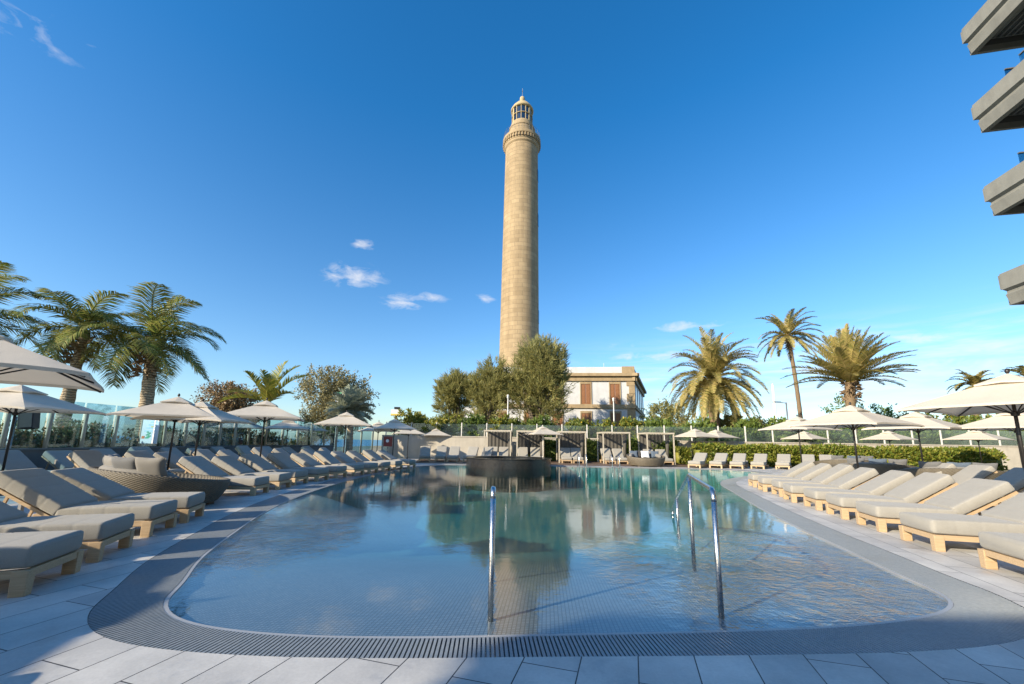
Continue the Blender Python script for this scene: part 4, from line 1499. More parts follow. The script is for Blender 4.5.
def make_lounger(angle=BANG):
    root = empty('sun_lounger')
    # frame: long rails, foot board and cross bars
    f = MB()
    for s in (-1, 1): f.box((.98, s * (LW / 2 - .03), .185), (1.90, .045, .07))
    f.box((.031, 0, .185), (.05, LW - .11, .07)); f.box((1.93, 0, .185), (.045, LW - .11, .07)); f.box((1.1, 0, .185), (.05, LW - .11, .05))
    f.build('frame', M['teak'], root, bevel=.006)
    for sx in (.055, 1.78):
        for s in (-1, 1):
            l = MB(); l.box((sx, s * (LW / 2 - .045), .108), (.11, .085, .216), taper=1.08); l.build('leg', M['teak'], root, bevel=.008)
    c = cushion(SEAT, LW - .02, .20, [.28, .56, .84]); transform(c, Matrix.Translation((.0, 0, .325)))
    smooth_angle(c.build('seat_cushion', M['cushion'], root), 60)
    c = cushion(BACK, LW - .02, .17, [.23, .46, .69])
    mx = Matrix.Translation((SEAT - .02, 0, .30)) @ Matrix.Rotation(-angle, 4, 'Y') @ Matrix.Translation((0, 0, .085))
    smooth_angle(transform(c, mx).build('back_cushion', M['cushion'], root), 60)
    bfm = MB()
    for s in (-1, 1): bfm.box((BACK / 2, s * (LW / 2 - .06), -.02), (BACK, .04, .04))
    for q in range(5): bfm.box((.12 + q * .18, 0, -.021), (.06, LW - .16, .025))
    mx = Matrix.Translation((SEAT - .02, 0, .28)) @ Matrix.Rotation(-angle, 4, 'Y')
    transform(bfm, mx).build('back_frame', M['teak'], root)
    sp = MB(); hx = SEAT - .02 + math.cos(angle) * BACK * .72; hzv = .27 + math.sin(angle) * BACK * .72
    for s in (-1, 1): sp.bar((hx, s * (LW / 2 - .09), hzv), (min(1.9, hx + .12), s * (LW / 2 - .09), .2), .03)
    sp.build('prop', M['teak'], root)
    return root


proto = {}
used = set()


def place_lounger(foot, head, label, group, angle=BANG):
    key = round(angle, 3)
    if key not in proto:
        proto[key] = make_lounger(angle); o = proto[key]
    else: o = copy_tree(proto[key])
    o.location = (foot[0] + random.uniform(-.04, .04), foot[1], 0)
    o.rotation_euler = (0, 0, math.atan2(head[1], head[0]) + R(random.uniform(-2.2, 2.2)))
    tag(o, label, 'sun lounger', group)
    return o


def perp_left(N_, F_):  # head direction for the left rows
    v = (F_[0] - N_[0], F_[1] - N_[1]); return (-v[1], v[0])


LROW = [((-4.24, 3.77), (-4.50, 4.47)), ((-4.60, 4.78), (-4.84, 5.44)), ((-5.04, 5.95), (-5.26, 6.61)), ((-5.35, 6.92), (-5.57, 7.58)),
        ((-6.22, 10.15), (-6.32, 10.85)), ((-6.38, 11.37), (-6.43, 12.07)), ((-6.47, 12.5), (-6.45, 13.2)), ((-6.38, 13.7), (-6.32, 14.4)), ((-6.25, 14.85), (-6.15, 15.55)),
        ((-6.08, 16.0), (-5.98, 16.7)), ((-5.86, 17.1), (-5.76, 17.8)), ((-5.66, 18.25), (-5.55, 18.95)), ((-5.42, 19.4), (-5.28, 20.1)), ((-5.10, 20.5), (-4.95, 21.2))]
GL, GL2, GL3 = 'loungers in the left poolside row', 'loungers in the second left row', 'loungers along the left planter wall'
LLAB = ['grey lounger nearest the camera on the left, its foot end showing', 'second grey lounger from the camera on the left, beside the nearest one',
        'third grey lounger in the left poolside row, its backrest lit along one side', 'grey lounger in the left poolside row just before the big wicker daybed']
for i, (a, c2) in enumerate(LROW):
    mid = ((a[0] + c2[0]) / 2, (a[1] + c2[1]) / 2)
    lb = LLAB[i] if i < 4 else 'grey lounger, %s beyond the big wicker daybed in the left poolside row' % ORD[i - 4]
    place_lounger(mid, perp_left(a, c2), lb, GL, R((30, 30, 32, 28, 33)[i % 5]))
# the row goes on out of frame beside the camera
for k, (x, y, hx, hy) in enumerate([(-3.95, 2.85, -.93, -.36), (-3.45, 1.75, -.92, -.40), (-3.0, .65, -.90, -.44)]):
    place_lounger((x, y), (hx, hy), ['grey lounger out of view left of the nearest one', 'grey lounger out of view beside the camera', 'grey lounger out of view behind the camera'][k], GL)
k = 0
for i in range(13):
    y = 5.6 + i * 1.32 + (.25 if i % 2 else 0)
    x = -9.3 - .25 * math.sin(i * .3) + max(0, (y - 17)) * .25
    if 7.4 < y < 10.2: continue
    place_lounger((x, y), (-.99, -.12), 'grey lounger, %s from the camera in the second row on the left' % ORD[k], GL2, R((36, 33, 41, 36, 31)[k % 5])); k += 1
k = 0
for i in range(13):
    y = 8.4 + i * 1.36
    x = -12.2 + max(0, (y - 20)) * .3
    place_lounger((x, y), (-.99, .05), 'grey lounger, %s from the camera along the dark planter wall' % ORD[k], GL3, R((36, 41, 36, 33)[k % 4])); k += 1

RROW = [((5.53, 4.42), (5.72, 5.13)), ((5.91, 5.83), (6.11, 6.54)), ((6.25, 7.07), (6.44, 7.77)), ((6.56, 8.2), (6.78, 8.91)), ((6.87, 9.27), (7.07, 9.99)), ((7.18, 10.48), (7.39, 11.18)),
        ((7.55, 11.65), (7.78, 12.35)), ((7.90, 12.85), (8.15, 13.5)), ((8.28, 14.1), (8.52, 14.8))]
GR = 'loungers in the right poolside row'
for i, (a, c2) in enumerate(RROW):
    mid = ((a[0] + c2[0]) / 2, (a[1] + c2[1]) / 2); v = (c2[0] - a[0], c2[1] - a[1])
    place_lounger(mid, (v[1], -v[0]), 'sunlit grey lounger, %s from the camera in the right poolside row' % ORD[i] if i else 'sunlit grey lounger cut by the right frame edge, nearest in its row', GR, R(31) if i % 3 else R(33))
GR2 = 'loungers in the second right row'
for i, (x, y) in enumerate([(10.6, 8.3), (10.9, 9.5), (11.2, 10.7), (11.6, 12.0), (12.0, 13.3)]):
    place_lounger((x, y), (.96, -.26), 'grey lounger, %s from the camera in the second row on the right' % ORD[i], GR2, R(36))
GF = 'loungers in front of the hedge'
for i, px in enumerate((694, 716, 737, 757, 783, 808, 828)):
    p = at(px, 467.5); y = 25.0 + .12 * (i % 2)
    p = Vector((p.x / p.y * y, y, 0))
    place_lounger((p.x, p.y), (.62, .78), 'pale lounger facing the pool before the hedge, %s from the cabanas' % ORD[i], GF, R(31))
for i, px in enumerate((742, 822)):
    p = at(px, 463); y = 27.4
    place_lounger((p.x / p.y * y, y), (.25, .96), ['pale lounger close to the hedge, behind the row', 'pale lounger tight against the hedge, right of the row'][i], GF, R(46))
GW = 'loungers before the cream wall'
for i, px in enumerate((424, 440, 452, 468, 482)):
    p = at(px, 463.3); y = 27.6 + .3 * (i % 2)
    place_lounger((p.x / p.y * y, y), (-.2 + .1 * i, .97), 'lounger before the cream wall left of the cabanas, %s from the left' % ORD[i], GW, R(42))


# side tables between some loungers
def make_table():
    root = empty('side_table')
    m = MB()
    for q in range(6): m.box((0, -.2 + q * .08, .30), (.46, .066, .028))
    for s in (-1, 1): m.box((s * .17, 0, .272), (.05, .44, .026))
    m.build('table_top', M['darktable'], root)
    for sx in (-1, 1):
        for sy in (-1, 1):
            l = MB(); l.box((sx * .17, sy * .17, .13), (.045, .045, .258)); l.build('leg', M['darktable'], root)
    return root


tp0 = None
TABS = [((RROW[1], RROW[2]), 1, 'second and third loungers of the right poolside row'), ((RROW[3], RROW[4]), 1, 'fourth and fifth loungers of the right poolside row'),
        ((RROW[0], RROW[1]), 1, 'nearest two loungers of the right poolside row'), ((RROW[5], RROW[6]), 1, 'sixth and seventh loungers of the right poolside row'),
        ((LROW[1], LROW[2]), -1, 'second and third loungers of the left poolside row'), ((LROW[5], LROW[6]), -1, 'loungers beyond the wicker daybed'),
        ((LROW[8], LROW[9]), -1, 'loungers well beyond the wicker daybed')]
for (ra, rb_), sgn, lb in TABS:
    a = Vector((*ra[1], 0)); c2 = Vector((*rb_[0], 0)); mid = (a + c2) / 2
    v = Vector((ra[1][0] - ra[0][0], ra[1][1] - ra[0][1], 0)).normalized()
    hd_ = Vector((v.y, -v.x, 0)) * sgn
    pos = mid + hd_ * 1.35
    o = make_table() if tp0 is None else copy_tree(tp0)
    if tp0 is None: tp0 = o
    o.location = pos; o.scale = (.8, .8, 1); o.rotation_euler = (0, 0, math.atan2(hd_.y, hd_.x))
    tag(o, 'low dark slatted table between the ' + lb, 'side table', 'side tables between loungers')


# ------------------------------------------------------------------ umbrellas
def make_umbrella(tilt=0.0, polemat='pole'):
    root = empty('umbrella')
    hs, ze, za = 1.19, 2.10, 2.63
    m = MB(); m.box((0, 0, .035), (.62, .62, .07)); m.build('base_plate', M['base'], root, bevel=.01)
    m = MB(); m.tube([(0, 0, .07), (0, 0, .45)], .038, 12); m.build('sleeve', M[polemat], root, smooth=True)
    m = MB(); m.tube([(0, 0, .45), (0, 0, 2.66)], .026, 12); m.build('pole', M[polemat], root, smooth=True)
    # canopy: four gently sagging panels
    m = MB(); K = 9

    def zat(x, y):
        r = max(abs(x), abs(y)) / hs
        mn = min(abs(x), abs(y)) / hs
        u = mn / (r + 1e-6)                       # 0 at panel middle, 1 on the ridge
        z = za + (ze - za) * r
        return z - .035 * math.sin(math.pi * min(1, r)) * (1 - u ** 3) - .035 * r * u ** 6 - .03 * r ** 3 * 0
    g_ = np.linspace(-hs, hs, 2 * K + 1)
    vs = []
    for y in g_:
        for x in g_:
            bow = 1 - .025 * (1 - min(1, (min(abs(x), abs(y)) / hs)) ** 2) * (max(abs(x), abs(y)) / hs) ** 3
            vs.append((x * bow, y * bow, zat(x, y)))
    n_ = 2 * K + 1
    fs = []
    for j in range(n_ - 1):
        for i in range(n_ - 1):
            a, b2, c2, d2 = j * n_ + i, j * n_ + i + 1, (j + 1) * n_ + i + 1, (j + 1) * n_ + i
            if (i < K) == (j < K): fs += [(a, b2, c2), (a, c2, d2)]
            else: fs += [(a, b2, d2), (b2, c2, d2)]
    m.add(vs, fs)
    # hem turned down along the edge
    edge = [j for j in range(n_)] + [i * n_ + n_ - 1 for i in range(1, n_)] + [(n_ - 1) * n_ + j for j in range(n_ - 2, -1, -1)] + [i * n_ for i in range(n_ - 2, 0, -1)]
    o_ = len(m.v)
    m.v += [(m.v[e_][0] * 1.0, m.v[e_][1] * 1.0, m.v[e_][2] - .045) for e_ in edge]
    m.f += [(edge[i], o_ + i, o_ + (i + 1) % len(edge), edge[(i + 1) % len(edge)]) for i in range(len(edge))]
    cno = m.build('canopy', M['canvas'], root)
    smooth_angle(cno, 14)
    m = MB(); vz = .34
    top = (0, 0, za + .075)
    cs = [(-vz, -vz), (0, -vz * .98), (vz, -vz), (vz * .98, 0), (vz, vz), (0, vz * .98), (-vz, vz), (-vz * .98, 0)]
    zc = [za - .165 + .045, za - .13 + .045] * 4
    m.add([top] + [(x, y, z) for (x, y), z in zip(cs, zc)] + [(x, y, z - .03) for (x, y), z in zip(cs, zc)],
          [(0, 1 + i, 1 + (i + 1) % 8) for i in range(8)] + [(1 + i, 9 + i, 9 + (i + 1) % 8, 1 + (i + 1) % 8) for i in range(8)])
    m.build('vent', M['canvas'], root)
    m = MB(); m.lathe([(.012, 0), (.03, .02), (.036, .05), (.02, .085), (.004, .1)], 12, (0, 0, za + .07)); m.build('finial', M[polemat], root, smooth=True)
    m = MB(); m.lathe([(.03, 0), (.055, .01), (.055, .07), (.03, .09)], 14, (0, 0, 1.92)); m.build('hub', M[polemat], root)
    for k in range(8):
        a = k * math.pi / 4
        e_ = hs * (math.sqrt(2) if k % 2 else 1) * .97
        ze_ = (ze if k % 2 == 0 else ze - .035) - .012
        dx, dy = math.cos(a), math.sin(a)
        sag = .035 if k % 2 == 0 else .0
        m = MB(); m.bar((dx * .04, dy * .04, za - .06), (dx * e_ * .5, dy * e_ * .5, (za + ze_) / 2 - .03 - sag), .018, .024); m.bar((dx * e_ * .5, dy * e_ * .5, (za + ze_) / 2 - .03 - sag), (dx * e_, dy * e_, ze_ - .03), .018, .024)
        m.bar((dx * .05, dy * .05, 1.97), (dx * e_ * .5, dy * e_ * .5, (za + ze_) / 2 - .045 - sag), .014, .018)
        m.build('rib', M[polemat], root)
    return root


UM = [  # apex pixel, rotation, scale, tilt(x,y), label
    (-28, 318, 42, 1.05, (0, 0), 'big cream umbrella cut by the left frame edge, nearest the camera on the left', 'pole'),
    (22, 383, 10, .96, (0, 0), 'cream umbrella below the nearest left one, standing by the black loudspeaker', 'pole'),
    (179, 395, 28, .94, (0, 0), 'cream umbrella with dark pole in front of the printed board', 'pole'),
    (203, 400, 10, .9, (0, 0), 'cream umbrella half hidden behind the one by the printed board', 'pole'),
    (267, 399, 24, 1.02, (0, 0), 'cream umbrella below the small yellow green palm', 'pole'),
    (243, 417, 14, .95, (0, 0), 'far cream umbrella, its canopy showing left of the pole below the young palm', 'pole'),
    (289, 418, 24, .95, (0, 0), 'far cream umbrella right behind the one below the young palm', 'pole'),
    (310, 421.5, 30, .95, (0, 0), 'small far cream umbrella left of the silver palm', 'pole'),
    (347, 411, 16, 1.0, (0, 0), 'greyish cream umbrella directly in front of the silver palm', 'pole'),
    (379, 421, 28, .95, (0, 0), 'cream umbrella half hidden left of the one below the tower sign', 'pole'),
    (395, 418, 22, 1.0, (0, 0), 'cream umbrella below the small tower sign', 'pole'),
    (409, 425.5, 22, .9, (0, 0), 'tiny far cream umbrella behind the one below the tower sign', 'pole'),
    (436, 428, 20, .88, (0, 0), 'small far umbrella at the left part of the cream wall', 'pole'),
    (466, 425.5, 24, 1.0, (0, 0), 'far umbrella before the cream wall, left of the whirlpool tub', 'pole'),
    (542.5, 425.5, 18, .95, (0, 0), 'far umbrella on a white pole behind the whirlpool tub', 'whitepole'),
    (695, 428, 22, .95, (0, 0), 'left one of two overlapping far umbrellas before the hedge', 'pole'),
    (715.5, 429, 26, .95, (0, 0), 'right one of two overlapping far umbrellas before the hedge', 'pole'),
    (797, 415.5, 20, 1.1, (0, 0), 'cream umbrella standing under the tall slim palm', 'pole'),
    (804, 430.5, 24, .95, (0, 0), 'small far umbrella behind the one under the tall slim palm', 'pole'),
    (850, 403.5, 22, 1.0, (0, 0), 'cream umbrella in front of the big golden palm', 'pole'),
    (888, 430, 20, .95, (0, 0), 'small far umbrella right of the big golden palm', 'pole'),
    (915, 410.5, 26, 1.02, (0, 0), 'cream umbrella, next one behind the nearest right umbrella', 'pole'),
    (976, 428.5, 22, .95, (0, 0), 'small far umbrella between the poles of the right umbrellas', 'pole'),
    (1012, 408, 22, 1.02, (0, 0), 'cream umbrella partly hidden below the nearest right one', 'pole'),
    (1007, 371, 22, 1.06, (0, 0), 'big cream umbrella nearest the camera at the right frame edge', 'pole'),
]
umb0 = {}
for (px, py, rz, scl, tl_, lb, pm) in UM:
    H_ = 2.75 * scl
    p = at(px, py, H_)
    if pm not in umb0: o = umb0[pm] = make_umbrella(polemat=pm)
    else: o = copy_tree(umb0[pm])
    o.location = (p.x, p.y, 0); o.rotation_euler = (0, 0, R(rz)); o.scale = (scl, scl, scl)
    tag(o, lb, 'umbrella', 'cream pool umbrellas')
for x, y, lb in ((-8.6, -.4, 'cream umbrella out of view left of the camera'), (-7.0, -4.6, 'cream umbrella out of view behind the camera')):
    o = copy_tree(umb0['pole']); o.location = (x, y, 0); o.rotation_euler = (0, 0, .3); tag(o, lb, 'umbrella', 'cream pool umbrellas')


# ------------------------------------------------------------------ wicker daybeds with pillows
def make_daybed(mat, a=1.3, b_=1.15, hb=.74, hf=.36):
    root = empty('wicker_daybed')
    K = 72; rows = 9
    m = MB(); vs = []; uvs = []
    for r in range(rows):
        u = r / (rows - 1)
        for k in range(K + 1):
            th = 2 * math.pi * k / K
            hh = hf + (hb - hf) * (.5 + .5 * math.cos(th - math.pi)) ** 1.1      # back at -x
            fl = .84 + .16 * math.sin(u * math.pi / 2)
            vs.append((a * fl * math.cos(th), b_ * fl * math.sin(th), .06 + (hh - .06) * u)); uvs.append((k / K, u))
    # rolled rim and inside
    for (q, dz) in ((.97, .02), (.93, .0), (.90, -.12)):
        for k in range(K + 1):
            th = 2 * math.pi * k / K
            hh = hf + (hb - hf) * (.5 + .5 * math.cos(th - math.pi)) ** 1.1
            vs.append((a * q * math.cos(th), b_ * q * math.sin(th), hh + dz)); uvs.append((k / K, 1.0 + (1 - q)))
    R_ = rows + 3
    fs = [(r * (K + 1) + k, r * (K + 1) + k + 1, (r + 1) * (K + 1) + k + 1, (r + 1) * (K + 1) + k) for r in range(R_ - 1) for k in range(K)]
    m.add(vs, fs)
    o = m.build('basket', mat, root, smooth=True)
    uv_ = o.data.uv_layers.new(name='UVMap')
    for l in o.data.loops: uv_.data[l.index].uv = uvs[l.vertex_index]
    m = MB(); m.lathe([(.02, .12), (.86, .12), (.90, .2), (.90, .30), (.86, .36), (.5, .375), (.02, .38)], 48)
    m.v = [(x * a, y * b_, z) for x, y, z in m.v]
    m.build('mattress', M['mattress'], root, smooth=True)
    # bolster that lies round the inside of the back
    m = MB(); m.tube([(a * .78 * math.cos(t_), b_ * .78 * math.sin(t_), hf + (hb - hf) * (.5 + .5 * math.cos(t_ - math.pi)) - .06) for t_ in np.linspace(math.pi * .5, math.pi * 1.5, 22)], [.06] + [.12] * 20 + [.06], 12)
    m.build('bolster', M['pillow'], root, smooth=True)
    for (x, y) in ((.6, .5), (.6, -.5), (-.6, .5), (-.6, -.5)):
        m = MB(); m.box((x * a, y * b_, .04), (.1, .1, .08)); m.build('foot', M['darktable'], root)
    return root


def pillow_mesh(w_=.5, h_=.5, t_=.17):
    m = MB(); K = 14; vs = []
    for sgn in (1, -1):
        for j in range(K + 1):
            for i in range(K + 1):
                u, v = i / K * 2 - 1, j / K * 2 - 1
                pin = 1 - .10 * (1 - abs(u * v)) * (max(abs(u), abs(v)) ** 4) * (1 - min(abs(u), abs(v)) ** 2)
                th = t_ / 2 * (max(0, (1 - u ** 4) * (1 - v ** 4)) ** .55)
                vs.append((u * w_ / 2 * pin, sgn * th, v * h_ / 2 * pin))
    n_ = K + 1
    fs = []
    for s in (0, 1):
        o_ = s * n_ * n_
        for j in range(K):
            for i in range(K):
                q = (o_ + j * n_ + i, o_ + j * n_ + i + 1, o_ + (j + 1) * n_ + i + 1, o_ + (j + 1) * n_ + i)
                fs.append(q if s else q[::-1])
    m.add(vs, fs)
    return m


def pillow(loc, rz, tilt, mat, label, w_=.5, h_=.42, group='scatter pillows on the daybeds'):
    o = pillow_mesh(w_, h_).build('throw_pillow', M[mat], smooth=True)
    o.location = loc
    o.rotation_euler = (Matrix.Rotation(rz, 3, 'Z') @ Matrix.Rotation(tilt, 3, 'X')).to_euler()
    tag(o, label, 'pillow', group)


# the big oval one by the left row
dA = Vector((-7.35, 8.75, 0)); aA = R(52)
o = make_daybed(M['wicker'], 1.15, 1.4, .78, .46); o.location = dA; o.rotation_euler = (0, 0, aA)
tag(o, 'big oval wicker daybed heaped with pillows between the left loungers', 'daybed', 'wicker daybeds')


def dloc(base, ang, x, y, z): return base + Matrix.Rotation(ang, 3, 'Z') @ Vector((x, y, z))


PA = [(-.66, .95, 'pillowgrey', 'grey pillow at the left end of the big wicker daybed'), (-.78, .45, 'pillowgrey', 'second grey pillow from the left on the big wicker daybed'),
      (-.80, -.10, 'pillow', 'pale pillow in the middle of the big wicker daybed'), (-.70, -.62, 'pillowgrey', 'grey pillow right of the middle on the big wicker daybed'),
      (-.42, -1.02, 'pillow', 'palest pillow at the right end of the big wicker daybed')]
for x, y, mt, lb in PA:
    pillow(dloc(dA, aA, x, y, .80), aA + math.pi / 2 + math.atan2(y, -x) * -.6 + random.uniform(-.15, .15), R(-22), mt, lb, .56, .46)
pillow(dloc(dA, aA, -.30, .55, .62), aA + 2.0, R(-30), 'pillowblue', 'slate blue pillow lying behind the pale ones on the big wicker daybed', .5, .42)
pillow(dloc(dA, aA, -.05, -.55, .55), aA + 1.2, R(-35), 'pillowdark', 'dark pillow lying at the open side of the big wicker daybed', .5, .40)
dC = Vector((at(646, 466.5).x / at(646, 466.5).y * 26.4, 26.4, 0)); aC = R(-95)
o = make_daybed(M['wickerdark'], 1.15, 1.2, .80, .52); o.location = dC; o.rotation_euler = (0, 0, aC)
tag(o, 'round wicker daybed with dark and white pillows at the far pool edge', 'daybed', 'wicker daybeds')
for x, y, mt, lb in [(-.62, -.62, 'pillowblue', 'dark slate pillow at the left of the far wicker daybed'), (-.74, -.15, 'pillowdark', 'black pillow in the middle of the far wicker daybed'),
                     (-.70, .32, 'pillow', 'white pillow in the far wicker daybed beside a black one'), (-.5, .72, 'pillowblue', 'dark slate pillow at the right of the far wicker daybed'), (-.3, .05, 'white', 'small white pillow lying low in the far wicker daybed')]:
    pillow(dloc(dC, aC, x, y, .74), aC + math.pi / 2, R(-20), mt, lb, .52, .46)
for i, (px, py, Y, lb) in enumerate([(872, 470, 16.2, 'wicker daybed on the right in front of the hedge, below the golden palm'), (948, 476, 13.4, 'wicker daybed on the right near the row of sunlit loungers'), (845, 462, 21.0, 'wicker daybed farthest off on the right, close to the hedge')]):
    dp = atY(px, py, Y); dp.z = 0; an = R(170 + 20 * i)
    o = make_daybed(M['wicker'], 1.25, 1.35, .80, .50); o.location = dp; o.rotation_euler = (0, 0, R(62) if i != 2 else R(75)); an = o.rotation_euler[2]
    tag(o, lb, 'daybed', 'wicker daybeds')
    nm = ['right daybed below the golden palm', 'right daybed near the sunlit loungers', 'farthest right daybed'][i]
    for x, y, mt, c2 in [(-.7, -.6, 'pillowgrey', 'grey pillow at one end'), (-.8, .0, 'pillowblue', 'slate pillow in the middle'), (-.66, .62, 'pillowgrey', 'second grey pillow, at the other end')]:
        pillow(dloc(dp, an, x, y, .78), an + math.pi / 2, R(-18), mt, '%s of the %s' % (c2, nm), .55, .46)

# ------------------------------------------------------------------ cabanas
def make_cabana(w_=1.95, d_=2.2, h_=2.12):
    root = empty('cabana')
    for x in (-1, 1):
        for y in (0, 1):
            m = MB(); m.box((x * (w_ / 2 - .05), y * d_, h_ / 2), (.08, .08, h_)); m.build('post', M['cabana'], root)
    m = MB()
    for y in (0, d_): m.box((0, y, h_ + .051), (w_ + .02, .12, .10))
    for x in (-1, 1): m.box((x * (w_ / 2 - .05), d_ / 2, h_ + .051), (.10, d_ - .13, .10))
    m.build('top_frame', M['cabana'], root)
    m = MB()
    for q in range(9): m.box((-w_ / 2 + .16 + q * (w_ - .32) / 8, d_ / 2, h_ + .08), (.035, d_ - .14, .05))
    m.build('roof_slats', M['cabana'], root)
    # dark woven back and gathered side curtain
    m = MB(); K = 30
    for k in range(K):
        x0 = -w_ / 2 + .12 + k * (w_ - .24) / K; x1 = x0 + (w_ - .24) / K
        y0 = d_ - .10 + .03 * math.sin(k * 1.3); y1 = d_ - .10 + .03 * math.sin((k + 1) * 1.3)
        m.add([(x0, y0, .62), (x1, y1, .62), (x1, y1, h_ - .02), (x0, y0, h_ - .02)], [(0, 1, 2, 3)])
    m.build('back_curtain', M['curtain'], root)
    m = MB(); m.tube([(w_ / 2 - .12, d_ * .55, .15), (w_ / 2 - .14, d_ * .5, 1.0), (w_ / 2 - .12, d_ * .5, h_ - .02)], [.16, .10, .17], 12); m.build('side_curtain', M['curtain'], root, smooth=True)
    return root


cab0 = None
CAB = [(497, 462.3, 'cabana behind the left part of the whirlpool tub'), (530, 462.4, 'cabana behind the right part of the whirlpool tub'), (572.5, 462.6, 'cabana just right of the whirlpool tub, with two pale loungers'),
       (617, 463, 'cabana left of the far wicker daybed'), (661.5, 464, 'last cabana on the right, beside the small hedge block')]
for i, (px, py, lb) in enumerate(CAB):
    p = at(px, py); p = Vector((p.x / p.y * 28.6, 28.6, 0))
    o = make_cabana() if cab0 is None else copy_tree(cab0)
    cab0 = cab0 or o
    o.location = p; o.rotation_euler = (0, 0, R(-2))
    tag(o, lb, 'cabana', 'slatted cabanas at the back of the pool')
    for s in (-1, 1):
        place_lounger((p.x + s * .44, p.y - .15), (0.02, 1), '%s pale lounger inside the %s' % ('left' if s < 0 else 'right', lb.split(',')[0]), 'loungers in the cabanas', R(44))

# ------------------------------------------------------------------ small things
# printed board on the fence at the left
p0 = atY(141.5, 443, 17.0); p1_ = atY(163, 420, 17.0)
bd = empty('printed_board', ((p0.x + p1_.x) / 2 + .0, 17.0, 0), R(-8), 'white printed board with coloured map shapes behind the glass fence', 'board')
bw_, z0, z1 = abs(p1_.x - p0.x), p0.z, atY(160, 417, 17.0).z
bd.location.x = -14.45; bd.location.y = 16.2
sc_b = 16.2 / 17.0
m = MB(); m.box((0, 0, (z0 + z1) / 2), (bw_, .04, z1 - z0)); m.build('panel', M['white'], bd)
m = MB()
for q in range(7):
    m.box((bw_ * (-.10 + .07 * (q % 3)), -.0235 - .0005 * q, z0 + (z1 - z0) * (.20 + .035 * q)), (.16 - .012 * q, .005, .05))
m.build('green_patch', M['green'], bd)
m = MB(); m.box((-bw_ * .34, -.0240, z0 + (z1 - z0) * .22), (bw_ * .18, .006, .10)); m.build('orange_patch', M['orange'], bd)
m = MB(); m.box((bw_ * .14, -.0245, z0 + (z1 - z0) * .60), (bw_ * .16, .006, .04)); m.build('yellow_patch', M['yellow'], bd)
m = MB()
for q in range(4): m.box((bw_ * (.0 + .05 * q), -.0235 - .0004 * q, z0 + (z1 - z0) * (.45 + .11 * q)), (bw_ * (.62 - .1 * q), .004, .07))
m.build('blue_patch', M['skyblue'], bd)

# loudspeaker on its post by the second umbrella
ps = atY(29, 420, 12.6)
sp_ = empty('loudspeaker', (ps.x, 12.6, 0), R(20), 'black loudspeaker box on a pale post by the left planter', 'loudspeaker')
m = MB(); m.box((0, 0, ps.z), (.36, .30, .56), Matrix.Rotation(R(-6), 3, 'Y')); m.build('cabinet', M['blackbox'], sp_, bevel=.02)
m = MB(); m.box((0.02, -.16, ps.z), (.28, .02, .46), Matrix.Rotation(R(-6), 3, 'Y')); m.build('grille', M['base'], sp_)
m = MB(); m.tube([(-.34, 0, 0), (-.34, 0, ps.z + .1)], .06, 10); m.bar((-.34, 0, ps.z), (-.1, 0, ps.z), .05); m.build('post', M['whitepole'], sp_, smooth=True)
# slim bollard light between the left loungers
pb = at(47, 478, .25); pb = Vector((-7.9, 6.75, 0))
bl = empty('bollard_light', pb, 0, 'slim grey bollard light standing between the left loungers', 'light')
m = MB(); m.box((0, 0, .36), (.05, .05, .72)); m.build('shaft', M['greymetal'], bl); m = MB(); m.box((0, 0, .75), (.07, .07, .06)); m.build('cap', M['base'], bl)


def pole_thing(name, px, py_top, Y, r, mat, label, cat, arm=None):
    p = atY(px, py_top, Y)
    root = empty(name, (p.x, Y, -.05), 0, label, cat)
    m = MB(); m.tube([(0, 0, 0), (0, 0, p.z)], [r * 1.3, r * .8], 10); m.build('pole', mat, root, smooth=True)
    if arm == 'lamp':
        m = MB(); m.lathe([(.04, 0), (.10, .04), (.10, .26), (.13, .29), (.03, .36)], 14, (0, 0, p.z)); m.build('lantern', M['white'], root, smooth=True)
    if arm == 'street':
        m = MB(); m.bar((.05, 0, p.z - .1), (-1.3, 0, p.z + .05), .09, .08); m.build('arm', mat, root)
        m = MB(); m.box((-1.2, 0, p.z + .03), (.9, .34, .14)); m.build('lamp_head', mat, root)
    if arm == 'flag':
        m = MB(); m.lathe([(.02, 0), (.12, .06), (.12, .18), (.02, .24)], 12, (0, 0, p.z)); m.build('finial', mat, root, smooth=True)
    return root


pole_thing('lamp_post', 508, 398, 35.5, .055, M['whitepole'], 'pale lamp post in front of the casuarinas', 'lamp post', 'lamp')
pole_thing('lamp_post', 613.5, 401, 36.5, .055, M['whitepole'], 'pale lamp post in front of the shuttered house', 'lamp post', 'lamp')
pole_thing('flagpole', 772.5, 385, 54, .17, M['white'], 'bare white flagpole beside the tall slim palm', 'flagpole', 'flag')
pole_thing('street_lamp', 786, 402, 52, .10, M['greymetal'], 'grey street lamp with one flat arm behind the hedge', 'street lamp', 'street')
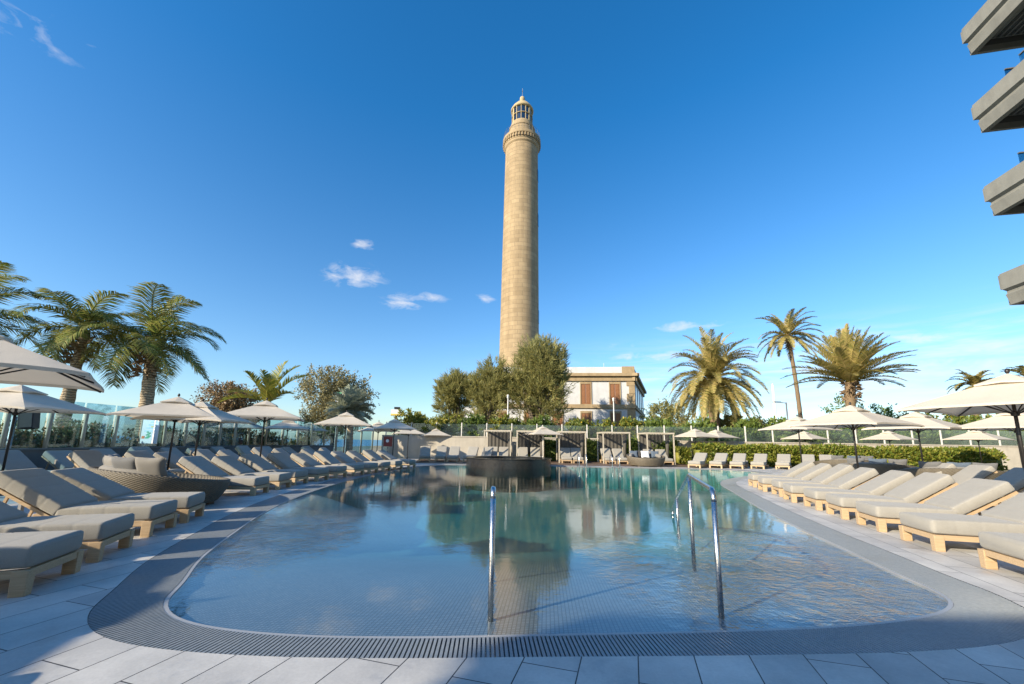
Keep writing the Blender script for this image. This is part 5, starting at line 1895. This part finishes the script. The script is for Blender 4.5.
# white roadside board with a green top, by the brownish tree
p = atY(344, 397, 38)
rb2 = empty('roadside_board', (p.x, 38, -.05), R(6), 'white roadside board with green top edge above the silver palm', 'board')
m = MB(); m.box((0, 0, p.z - .05), (1.5, .12, .78)); m.build('panel', M['white'], rb2)
m = MB(); m.box((0.05, -.01, p.z + .42), (1.64, .16, .14)); m.box((.83, -.01, p.z + .12), (.14, .16, .45)); m.build('top_edge', M['green'], rb2)
m = MB(); m.tube([(-.5, .1, 0), (-.5, .1, p.z + .2)], .06, 8); m.tube([(.5, .1, 0), (.5, .1, p.z + .2)], .06, 8); m.build('legs', M['greymetal'], rb2)
p = atY(396, 412, 40)
ts = empty('tower_sign', (p.x, 40, -.05), R(10), 'small white and yellow tower sign beyond the fence', 'sign')
m = MB(); m.box((0, 0, p.z - .02), (.95, .5, .62)); m.build('box', M['white'], ts)
m = MB(); m.box((0, -.255, p.z - .23), (.93, .02, .16)); m.build('yellow_band', M['yellow'], ts)
m = MB(); m.box((.1, 0, p.z + .44), (.55, .45, .2)); m.build('dark_top', M['blackbox'], ts)
m = MB(); m.tube([(0, 0, 0), (0, 0, p.z)], .1, 8); m.build('mast', M['greymetal'], ts)
p = atY(388, 441.5, 31.0)
rc = empty('fire_cabinet', (p.x, 31.0, 0), 0, 'dark red cabinet against the wall at the far left', 'cabinet')
m = MB(); m.box((0, 0, p.z), (.62, .26, .75)); m.build('body', M['red'], rc, bevel=.02)
m = MB(); m.lathe([(.12, 0), (.12, .02)], 16); m.v = [(x, -.14 - z, p.z + .05 + y) for x, y, z in m.v]; m.build('emblem', M['white'], rc)
m = MB(); m.box((0, .05, (p.z - .4) / 2), (.1, .1, p.z - .4)); m.build('stand', M['greymetal'], rc)
# dark planter pot before the cream wall
p = atY(815, 441, 28.9); pt = MB(); pt.lathe([(.25, 0), (.36, .05), (.42, 1.0), (.46, 1.35), (.40, 1.36), (.38, 1.2)], 20)
o = pt.build('planter_pot', M['base'], smooth=True); o.location = (p.x, 29.6, 0); tag(o, 'tall dark planter pot behind the hedge', 'pot')

# added pavilion, unseen behind the camera, shaped to shade the front paving on the right
pv = empty('shade_pavilion', (-10.0, -7.0, 0), 0, 'flat roofed pavilion added out of view behind the camera to shade the paving', 'pavilion')
m = MB(); m.box((0, -2.5, 6.95), (7.2, 5, .5)); m.build('roof', M['hotel'], pv)
for x in (-3.3, 3.3):
    for y in (-.4, -4.6):
        m = MB(); m.box((x, y, 3.345), (.4, .4, 6.69)); m.build('pillar', M['hotel'], pv)
m = MB(); m.box((0, -4.85, 3.345), (6.1, .2, 6.69)); m.build('wall', M['hotel'], pv)
